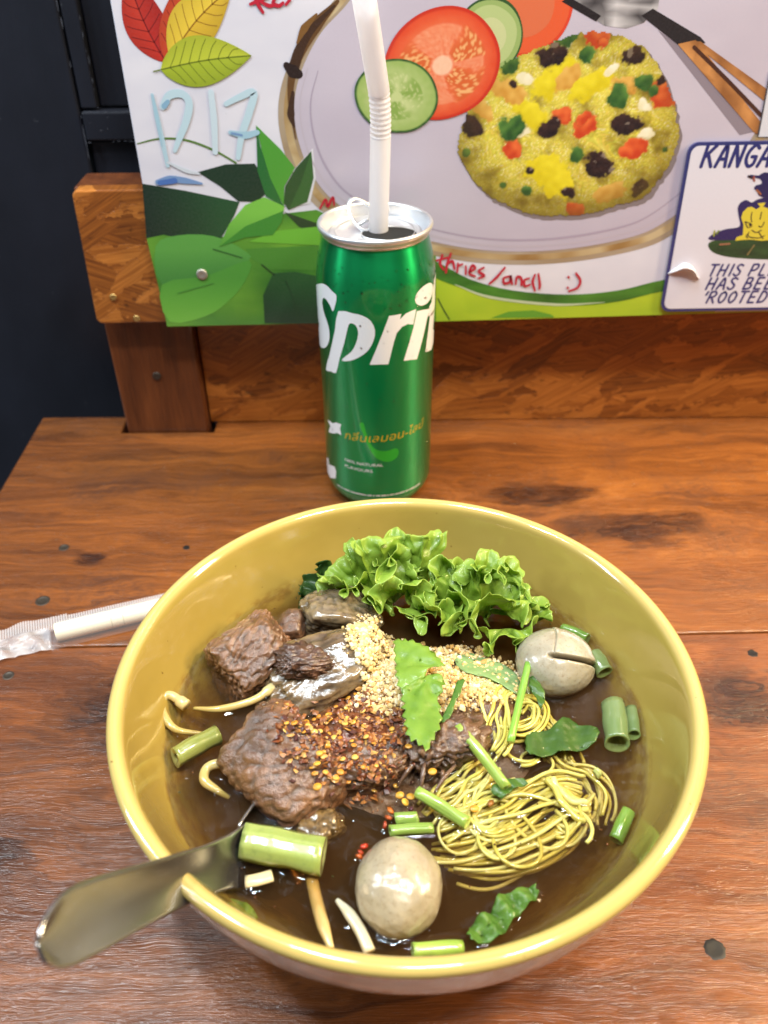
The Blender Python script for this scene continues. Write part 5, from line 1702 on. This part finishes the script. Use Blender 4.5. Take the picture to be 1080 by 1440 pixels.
def frill(parent, base, d, s, L, a0, a1, ruf, k, curl, seed, c_in, c_out, nr=34, na=260):
    d, s = Vector(d).normalized(), Vector(s).normalized()
    n = s.cross(d).normalized()
    g = B()
    p1, p2 = seed * 1.7, seed * 2.9
    for i in range(na + 1):
        u = i / na
        ph = R(a0 + (a1 - a0) * u)
        dr = d * math.cos(ph) + s * math.sin(ph)
        tn = -d * math.sin(ph) + s * math.cos(ph)
        Lp = L * (1 + 0.30 * noise.noise(Vector((ph * 1.8, seed, 0))) + 0.06 * noise.noise(Vector((ph * 13, seed, 3))) + 0.03 * noise.noise(Vector((ph * 40, seed, 7))))
        for j in range(nr + 1):
            r = j / nr
            kk = k * (1 + 0.25 * noise.noise(Vector((ph, seed, 5))))
            wv = 0.75 * math.sin(kk * ph + p1 + 0.5 * math.sin(r * 4 + seed)) + 0.5 * noise.noise(Vector((ph * 3, r * 2, seed)))
            cw = 0.8 * math.cos(kk * ph + p1)
            f2 = kk * 2.6 * ph + p2 + 1.5 * noise.noise(Vector((ph * 4, seed, 9)))
            f3 = kk * 6.1 * ph + p1 * 2 + 2.0 * noise.noise(Vector((ph * 9, seed, 4)))
            amp = ruf * r ** 1.5
            wv += (0.55 * r * r * math.sin(f2) + 0.20 * r ** 5 * math.sin(f3))
            cw += 0.55 * r * r * math.cos(f2) + 0.22 * r ** 5 * math.cos(f3)
            p = Vector(base) + dr * (Lp * r * (1 - 0.12 * r)) + n * (curl * L * r * r + amp * wv) + tn * (amp * 0.72 * cw)
            wp = Vector((seed * 5, 0, 0))
            p += (noise.noise_vector(p * 0.10 + wp) * 3.2 + noise.noise_vector(p * 0.27 + wp) * 1.5) * (r ** 0.8)
            g.v.append(p)
            e = r ** 3
            t = 0.5 + 0.5 * noise.noise(Vector((ph * 2.5, r * 3, seed + 2)))
            c = mixc(mixc(c_in, c_out, r * 0.8 + 0.25 * t), (190, 214, 104), 0.6 * max(0, (r - 0.90) / 0.10) if c_out[1] > 120 else 0)
            g.c.append(lin(c))
    m = nr + 1
    g.f = [(i * m + j, (i + 1) * m + j, (i + 1) * m + j + 1, i * m + j + 1) for i in range(na) for j in range(nr)]
    # keep the leaf inside the bowl
    for i, p in enumerate(g.v):
        dx, dy = p[0] - BX, p[1] - BY
        rr = math.hypot(dx, dy)
        lim = wall_r(min(73, max(30, p[2]))) - 0.7
        if rr > lim:
            g.v[i] = (BX + dx * lim / rr, BY + dy * lim / rr, p[2])
    o = g.build('frill', MATS['leaf'], parent)
    mod(o, 'SOLIDIFY', thickness=0.18 * MM)
    return o


LG, LD = (128, 158, 58), (150, 186, 66)
LM, LN = (134, 164, 62), (162, 196, 76)
GRL = 'frilly lettuce leaves at the back of the bowl'
p0 = (-0.3,240.6,49)
la = thing('lettuce_leaf', p0, 'frilly light green lettuce leaf standing at the back, left of the gap', 'lettuce', GRL)
frill(la, p0, (-0.20, 0.30, 0.95), (1, 0, 0.0), 30, -66, 50, 5.6, 6.0, -0.10, 1.3, LG, LD)
frill(la, (5.3,244.3,55), (0.05, -0.50, 0.62), (1, 0.1, 0), 18, -98, 98, 5.8, 4.6, 0.10, 2.7, LM, LN)
frill(la, (12,244.5,49), (0.02, 0.35, 0.95), (1, 0, 0), 32, -24, 24, 4.2, 9.0, -0.06, 3.9, LG, LD)
frill(la, (-10.1,246.6,53), (-0.35, -0.35, 0.66), (0.9, -0.2, 0.1), 16, -84, 84, 4.8, 5.0, 0.10, 11.2, LG, LD)
frill(la, (1.2,252.3,59), (0.1, -0.25, 0.8), (1, 0.2, 0), 14, -85, 85, 5.0, 5.5, 0.1, 12.9, LM, LN)
frill(la, (16.1,235.6,53), (0.2, -0.6, 0.45), (1, 0.1, 0), 14, -80, 80, 4.6, 5.5, 0.1, 14.1, LM, LN)
p0 = (36.1,237.1,49)
lb = thing('lettuce_leaf', p0, 'frilly light green lettuce leaf beside the cut meatball, right of the gap', 'lettuce', GRL)
frill(lb, p0, (0.06, 0.28, 0.95), (1, 0, 0), 26, -60, 62, 5.6, 6.0, -0.05, 5.1, LG, LD)
frill(lb, (39.6,236.6,57), (0.18, -0.66, 0.36), (1, 0.12, 0.0), 19, -105, 110, 6.4, 4.4, 0.02, 6.4, LM, LN)
frill(lb, (24.9,238.9,55), (-0.20, -0.70, 0.30), (0.95, -0.25, 0.0), 17, -88, 84, 5.6, 5.0, 0.0, 7.7, LM, LN)
frill(lb, (50.6,233.4,51), (0.5, 0.1, 0.75), (0.9, -0.2, 0), 13, -85, 85, 4.0, 5.0, 0.0, 8.8, LG, LD)
frill(lb, (38.8,243.8,60), (0.2, -0.3, 0.75), (1, -0.1, 0), 15, -90, 90, 5.4, 5.0, 0.1, 15.7, LM, LN)
frill(lb, (26.9,249,58), (-0.25, -0.2, 0.8), (1, 0.2, 0), 13, -85, 85, 4.6, 5.5, 0.1, 17.3, LG, LD)
frill(lb, (44.2,226.6,53), (0.3, -0.7, 0.3), (1, 0.2, 0), 13, -85, 85, 4.4, 5.5, 0.1, 18.9, LM, LN)
p0 = (-21.3,248.1,49)
lc = thing('lettuce_leaf', p0, 'wilted dark green lettuce end dipping into the broth', 'lettuce', GRL)
frill(lc, p0, (-0.80, 0.25, 0.50), (0.5, 0.7, 0.35), 15, -75, 75, 4.2, 7.0, 0.05, 9.6, (34, 62, 26), (54, 92, 40))


def flat_leaf(name, label, cat, outline, zf, c1, c2, cell=1.6, group=None, thick=0.3, veins=True):
    v2, f = fill(outline, cell)
    ce = np.mean(np.array(outline), axis=0)
    v, c = [], []
    for x, y in v2:
        t = 0.5 + 0.5 * noise.noise(Vector((x * 0.25, y * 0.25, 3)))
        v.append((x, y, zf(x - ce[0], y - ce[1])))
        c.append(lin(mixc(c1, c2, t)))
    o = mk(name, v, f, MATS['leaf'], cols=c)
    mod(o, 'SOLIDIFY', thickness=thick * MM)
    tag(o, label, cat, group)
    return o


def jag(pts, amp, n=4, seed=0.0):
    """serrate a smooth outline"""
    P = bez(pts, n, True)
    ce = np.mean(np.array([q[:2] for q in P]), axis=0)
    return [tuple(ce + (p[:2] - ce) * (1 + amp * (1 if i % 2 else -1) * (0.6 + 0.4 * math.sin(i * 1.7 + seed)))) for i, p in enumerate(P)]


def crease(base, amp, z0, drop):
    """folded leaflet: ribs fan out from the base"""
    def zf(x, y):
        dx, dy = x - base[0], y - base[1]
        r, t = math.hypot(dx, dy), math.atan2(dy, dx)
        return z0 + amp * math.sin(t * 6.0) * min(1, r / 5) - drop * r * r * 0.01 + 0.7 * noise.noise(Vector((x * 0.3, y * 0.3, 1)))
    return zf


cor = [(2.8,213.2,61),(4.7,214.2,61),(6,212.9,61),(7.2,214.4,61),(8.2,212.1,61),(9.8,213.4,61),(10.8,211.1,61),(12.5,211.6,61),(13.4,209.5,61),(15.4,209.5,61),(15.5,207.5,61),(17.7,207,61),(17.6,205,61),(19.6,203.5,61),(19.1,201.8,61),(20.5,200.3,61),(18.4,198.9,61),(16.2,199.2,61),(14.4,197.8,61),(13.4,195.4,61),(10.9,193.4,61),(8.2,191.7,61),(5.5,189.3,61),(5,191.6,61),(3.8,192.5,61),(4.5,194.6,61),(3.3,196.3,61),(4.2,198.1,61),(3.2,200.3,61),(4.1,202.5,61),(3.1,204.7,61),(3.8,206.9,61),(2.9,209.4,61),(3.7,211.1,61)]
flat_leaf('coriander_leaf', 'bright green fan shaped coriander leaflet on top of the mound', 'coriander', cor, crease((10, -4), 0.7, 62.8, 0.6), (122, 164, 56), (160, 196, 84), 1.0)
corb = [(5.5,190.2,60),(8.2,192.5,60),(11,194.2,60),(13.8,196.3,60),(16.7,197,60),(19.2,195.8,60),(20.4,193,60),(18.9,191.6,60),(19.3,189.1,60),(17.4,187.5,60),(17.2,185.3,60),(18.3,183.3,60),(17.5,181.4,60),(18.7,179,60),(17.2,177.1,60),(17.6,174.6,60),(15.8,173.4,60),(15.5,170.7,60),(14.1,170.1,60),(13.8,167.3,60),(12.3,165.9,60),(11.7,168.7,60),(10.2,168.1,60),(9.6,170.3,60),(7.9,169.3,60),(7.6,171.6,60),(6.1,172.2,60),(7.2,174.3,60),(5.7,175.8,60),(6.8,177.9,60),(5.3,179.8,60),(6.7,181.7,60),(5,183,60),(6.6,185,60),(4.9,186.8,60),(5.8,188.3,60)]
flat_leaf('coriander_leaf', 'lower lobed coriander leaflet hanging toward the dark beef', 'coriander', corb, crease((2, 14), 0.7, 62.0, 0.2), (112, 156, 50), (152, 190, 78), 1.0)
cor2 = [(27.2,196.3,59),(26.2,193.2,59),(25.2,189.8,59),(23.3,186.7,59),(22.1,182.6,59),(19.5,179.3,58),(18.3,179.9,58),(19.3,182.6,59),(21.3,186.4,59),(22.4,189.2,59),(23.5,192.6,59),(24.8,195.9,59)]
flat_leaf('coriander_leaf', 'narrow darker coriander leaflet right of the lobed leaf', 'coriander', jag(cor2, 0.05, 3), lambda x, y: 59.5 + 0.10 * x - 0.01 * y * y + 0.05 * y, (78, 124, 44), (106, 150, 58), 1.2)
dl = [(25.4,215.8,57),(32.1,218.9,57),(38.3,215.6,57),(44.5,211.7,57),(48.1,204.2,57),(45.6,196.5,57),(40.2,200.4,57),(33.6,204.4,57),(27.3,207.2,57)]
flat_leaf('coriander_leaf', 'pale green leaf dusted with peanut crumbs below the lettuce', 'coriander', jag(dl, 0.03, 3), lambda x, y: mound(x + 37.5, y + 207) + 0.9, (150, 186, 120), (176, 204, 142), 1.5)
ba = [(46.3,178,50),(50.1,181.4,50),(55.7,182.6,50),(61.4,187.3,50),(65.6,184.2,50),(71.5,181.2,50),(68,175.5,50),(62,173.3,50),(56.5,172.8,50),(50.4,171.2,50),(46.4,172.3,50)]
flat_leaf('basil_leaf', 'wet dark green leaf lying across the noodles', 'leaf', jag(ba, 0.03, 4), lambda x, y: 50.6 + 0.9 * math.sin(x * 0.55 + 1) + 0.5 * noise.noise(Vector((x * 0.4, y * 0.4, 0))), (58, 92, 34), (96, 134, 58), 1.3)
bc = [(22.1,114.6,49.5),(25.2,118.6,49.5),(28.9,120.1,49.5),(31.4,124.6,49.5),(36.1,126.3,49.5),(42.4,127.9,49.5),(42.7,124.5,49.5),(39,121.3,49.5),(35,117.7,49.5),(31.1,113.4,49.5),(26.1,111.5,49.5),(22.6,111.9,49.5)]
flat_leaf('basil_leaf', 'crumpled green leaf floating right of the tan meatball', 'leaf', jag(bc, 0.05, 3), lambda x, y: 50.2 + 1.5 * math.sin(x * 0.8 + y * 0.5) * 0.8 + 1.2 * noise.noise(Vector((x * 0.5, y * 0.5, 4))), (74, 120, 40), (124, 164, 70), 1.0)
bd = [(-45.8,124.2,49.3),(-42.4,124.6,49.3),(-38.7,122.5,49.3),(-36.4,119.6,49.3),(-38.8,119.6,49.3),(-42.5,120.9,49.3)]
flat_leaf('basil_leaf', 'small yellow green leaf scrap at the front left wall', 'leaf', jag(bd, 0.04, 3), lambda x, y: 49.5 + 0.6 * math.sin(x), (92, 110, 26), (136, 150, 48), 1.0)
# water-logged leaf shreds among the noodles
for lab, pts in (('dark shred of leaf left of the basil, over the noodles', [(32.7,158.1,51.5),(37.1,161.1,51.5),(42.2,162.1,51.5),(44.6,160,51.5),(39.8,158,51.5),(35.9,155,51.5)]), ('thin leaf shred beside the slender stem by the meatball', [(51,202,55),(54.1,198.6,54.5),(54.6,191.7,54),(52.5,187.8,54),(51.3,192.9,54.5),(49.9,197.2,55)])):
    flat_leaf('leaf_shred', lab, 'leaf', jag(pts, 0.05, 3), lambda x, y, z=pts: 52.2 + 0.5 * math.sin(x + y) + (2.6 if z[0][1] > 200 else 0), (56, 100, 36), (104, 140, 56), 1.0)

# ------------------------------------------------------------------ broth: a closed body of liquid with a surface that climbs what floats in it
men_a = np.array(MEN)
from mathutils.bvhtree import BVHTree
bv, bf = [], []
for ob in list(COL.objects):
    if ob.type == 'MESH' and ob.name.split('.')[0] in ('beef_chunk', 'meatball', 'spring_onion', 'coriander_sprig', 'bean_sprout', 'noodle', 'basil_leaf', 'minced_beef', 'chili_seed', 'leaf_shred', 'chili_scrap'):
        n0, og = len(bv), ORG[ob]
        bv += [q.co * 1000 + og for q in ob.data.vertices]
        bf += [tuple(i + n0 for i in q.vertices) for q in ob.data.polygons]
tree = BVHTree.FromPolygons(bv, bf)
rings = list(np.linspace(0, 76, 170)) + list(np.linspace(76.4, 81.42, 16))
NA = 480
v = []
for i, r in enumerate(rings):
    rr = max(r, 0.01)
    for k in range(NA):
        a = 2 * math.pi * k / NA
        x, y = BX + rr * math.cos(a), BY + rr * math.sin(a)
        hit = tree.find_nearest(Vector((x, y, ZS + 0.4)), 6.0)
        dmin = 9.0
        if hit[0] is not None and hit[0].z > ZS - 0.25:
            dmin = max(0.0, hit[3] - 0.25)
        if i == len(rings) - 1:
            rr = wall_r(ZS + 0.85) + 0.2
            x, y = BX + rr * math.cos(a), BY + rr * math.sin(a)
        z = ZS + 0.75 * math.exp(-dmin / 0.9) + 0.75 * math.exp(-max(0, 81.42 - rr) / 1.0) + 0.10 * noise.noise(Vector((x * 0.09, y * 0.09, 0)))
        v.append((x, y, z))
nt_ = len(rings)
f = [(i * NA + k, i * NA + (k + 1) % NA, (i + 1) * NA + (k + 1) % NA, (i + 1) * NA + k) for i in range(nt_ - 1) for k in range(NA)]
f.append(tuple(range(NA - 1, -1, -1)))
side_z = [46, 40, 34, 28, 22, 16, 12]
for q, z in enumerate(side_z):
    rr = wall_r(z) + 0.5
    v += [(BX + rr * math.cos(2 * math.pi * k / NA), BY + rr * math.sin(2 * math.pi * k / NA), z) for k in range(NA)]
    b0 = (nt_ - 1 + q) * NA
    f += [(b0 + k, b0 + (k + 1) % NA, b0 + NA + (k + 1) % NA, b0 + NA + k) for k in range(NA)]
v.append((BX, BY, 7.2))
b0 = (nt_ - 1 + len(side_z)) * NA
f += [(b0 + k, b0 + (k + 1) % NA, len(v) - 1) for k in range(NA)]
o = mk('broth', v, f, MATS['broth'])
_bm = bmesh.new()
_bm.from_mesh(o.data)
bmesh.ops.recalc_face_normals(_bm, faces=_bm.faces[:])
_bm.to_mesh(o.data)
_bm.free()
tag(o, 'dark brown clear beef broth filling the yellow bowl', 'soup')

rng = random.Random(91)
g, g2 = B(), B()
for k in range(260):
    t, r = rng.uniform(0, 6.283), 79 * math.sqrt(rng.random())
    x, y = BX + r * math.cos(t), BY + r * math.sin(t)
    if float((np.hypot(men_a[:, 0] - x, men_a[:, 1] - y) - men_a[:, 2]).min()) < 1.0:
        continue
    if k % 2:
        q = rng.uniform(0.3, 1.3)
        v, f = lathe([(q, 0.0), (q * 0.8, 0.10 * q + 0.05), (q * 0.4, 0.2 * q + 0.05), (0.01, 0.24 * q + 0.05)], 12, (x, y, ZS + 0.08))
        g.add(v, f)
    else:
        nugget(g2, (x, y, ZS + rng.uniform(-1.2, 0.15)), rng.uniform(0.2, 0.55), rng, rng.choice([(120, 70, 30), (90, 50, 22), (160, 100, 40), (70, 84, 30)]), (1, 0.8, 0.4))
o = g.build('oil_droplets', MATS['water'])
tag(o, 'tiny clear oil beads scattered over the broth surface', 'oil')
o['kind'] = 'stuff'
o = g2.build('spice_specks', MATS['chili'])
tag(o, 'fine brown spice specks drifting in the broth', 'spice')
o['kind'] = 'stuff'

# ------------------------------------------------------------------ steel soup spoon resting on the rim
A = Vector((-46.1,137.4,50))
dirh = Vector((-9.3, -22.4, 27.0)).normalized()
spoon = thing('soup_spoon', tuple(A), 'stainless steel soup spoon leaning over the front left rim', 'spoon')
sidev = dirh.cross(Vector((-0.10, 0.62, -0.78))).normalized()     # across the handle
if sidev.x < 0:
    sidev = -sidev
nrm = sidev.cross(dirh).normalized()
if nrm.z < 0:
    nrm = -nrm
NL, NW = 60, 14
g = B()
for i in range(NL + 1):
    t = i / NL
    s_ = -4 + 98 * t
    w = float(np.interp(s_, [-4, 8, 22, 45, 71, 81, 86, 89.8, 92.4, 93.6, 94], [9.5, 7.4, 6.6, 7.0, 8.0, 8.0, 7.2, 5.6, 3.6, 1.8, 0.4]))
    bow = -1.8 * math.sin(math.pi * min(1, max(0, t))) + 2.0 * max(0, (s_ - 76) / 17) ** 2 * 0.3
    for j in range(NW + 1):
        q = j / NW * 2 - 1
        g.v.append(A + dirh * s_ + sidev * (w * q) + nrm * (bow + 2.0 * (q * q) * (1 - 0.6 * t) + 2.2))
g.f = [(i * (NW + 1) + j, i * (NW + 1) + j + 1, (i + 1) * (NW + 1) + j + 1, (i + 1) * (NW + 1) + j) for i in range(NL) for j in range(NW)]
o = g.build('handle', MATS['steel'], spoon)
mod(o, 'SOLIDIFY', thickness=1.0 * MM, offset=0)
mod(o, 'SUBSURF', levels=1, render_levels=1)
# the spoon's bowl, sunk in the broth
g = B()
fw = Vector((0.45, 0.62, -0.62)).normalized()
sd = sidev
un = sd.cross(fw).normalized()
if un.z < 0:
    un = -un
C0 = A + dirh * (-2) + nrm * 2.0
NI, NJ = 24, 20
for i in range(NI + 1):
    t = i / NI
    w = 9.0 + 11.0 * math.sin(math.pi * min(1, t * 0.62 + 0.0)) if t < 0.8 else 19.3 * math.sqrt(max(0.0, 1 - ((t - 0.8) / 0.2) ** 2)) + 0.2
    for j in range(NJ + 1):
        q = j / NJ * 2 - 1
        depth = (1 - q * q) * (1 - (2 * t - 1) ** 4) * 8.5
        g.v.append(C0 + fw * (38 * t) + sd * (w * q) - un * depth)
g.f = [(i * (NJ + 1) + j, i * (NJ + 1) + j + 1, (i + 1) * (NJ + 1) + j + 1, (i + 1) * (NJ + 1) + j) for i in range(NI) for j in range(NJ)]
o = g.build('scoop', MATS['steel'], spoon)
mod(o, 'SOLIDIFY', thickness=0.9 * MM, offset=0)

# ------------------------------------------------------------------ wrapped straw on the table, left of the bowl
a0, a1 = Vector((-149.5,274,4)), Vector((-104.5,290,4))
ax = (a1 - a0).normalized()
pr = Vector((-ax.y, ax.x, 0))
ws = thing('spare_straw', (a0.x, a0.y, 0), 'cream plastic straw sealed in clear wrapper left of the bowl', 'straw')
e1 = a0 + ax * 150
v, f = tube([a0 + Vector((0, 0, 0.6)), a0 + ax * 27.0 + Vector((0, 0, 0.6)), e1 + Vector((0, 0, 0.6))], 4.2, 28, False)
mk('tube_wall', v, f, MATS['cream'], ws)
v, f = tube([a0 + ax * 0.4 + Vector((0, 0, 0.6)), a0 + ax * 20 + Vector((0, 0, 0.6))], 3.7, 24, False)
mk('tube_inside', v, f, MATS['cream'], ws)
for s_ in (24.5, 29.8):
    v, f = tube([a0 + ax * (s_ + q) + Vector((0, 0, 0.6)) for q in (0, 0.35)], 4.27, 28, False)
    mk('telescope_ring', v, f, MATS['groove'], ws)
w0 = a0 - ax * 42
g = B()
NI, NJ = 640, 30
for i in range(NI + 1):
    s_ = i / NI * 190 - 42
    for j in range(NJ + 1):
        q = j / NJ  # 0 front edge, 1 back edge (crimped)
        wfr = -6.2 if s_ > -2 else -6.6 - 1.0 * math.sin((s_ + 2) * 0.12)
        y = wfr + q * 20.0
        z = 0.4
        if s_ > -3:
            k = max(0, 1 - (y / 6.0) ** 2)
            z += 9.4 * math.sqrt(k) * min(1, (s_ + 3) / 4) if k > 0 else 0
        else:
            k = math.exp(-((y - 2) / 7.0) ** 2)
            z += (2.6 + 2.4 * noise.noise(Vector((s_ * 0.16, y * 0.13, 1)))) * k + 1.7 * abs(noise.noise(Vector((s_ * 0.14 + y * 0.10, y * 0.22 - s_ * 0.12, 5))))
        crimp = q > 0.66
        op = 0.20
        if crimp:
            z = 0.6 + 0.22 * math.sin(s_ * 5.6) + 1.2 * math.sin(max(0, s_ + 30) * 0.05) * 0.3 + (1.3 * noise.noise(Vector((s_ * 0.1, 0, 2))) + 1.2 if s_ < 5 else 0)
            op = 0.36 + 0.20 * math.sin(s_ * 5.6)
        elif s_ < -3:
            op = 0.40 + 0.25 * noise.noise(Vector((s_ * 0.2 + y * 0.1, y * 0.25, 8)))
        z = max(z, 0.25)
        if s_ < 8:
            y += 1.6 * noise.noise(Vector((s_ * 0.11, 3, 0))) * (q * 1.0)
        g.v.append(a0 * 1.0 + ax * s_ + pr * y + Vector((0, 0, z - a0.z)))
        g.c.append((op, op, op))
g.f = [(i * (NJ + 1) + j, i * (NJ + 1) + j + 1, (i + 1) * (NJ + 1) + j + 1, (i + 1) * (NJ + 1) + j) for i in range(NI) for j in range(NJ)]
o = g.build('straw_wrapper', MATS['film'])
tag(o, 'clear crinkled plastic sleeve with crimped seam around the spare straw', 'wrapper')
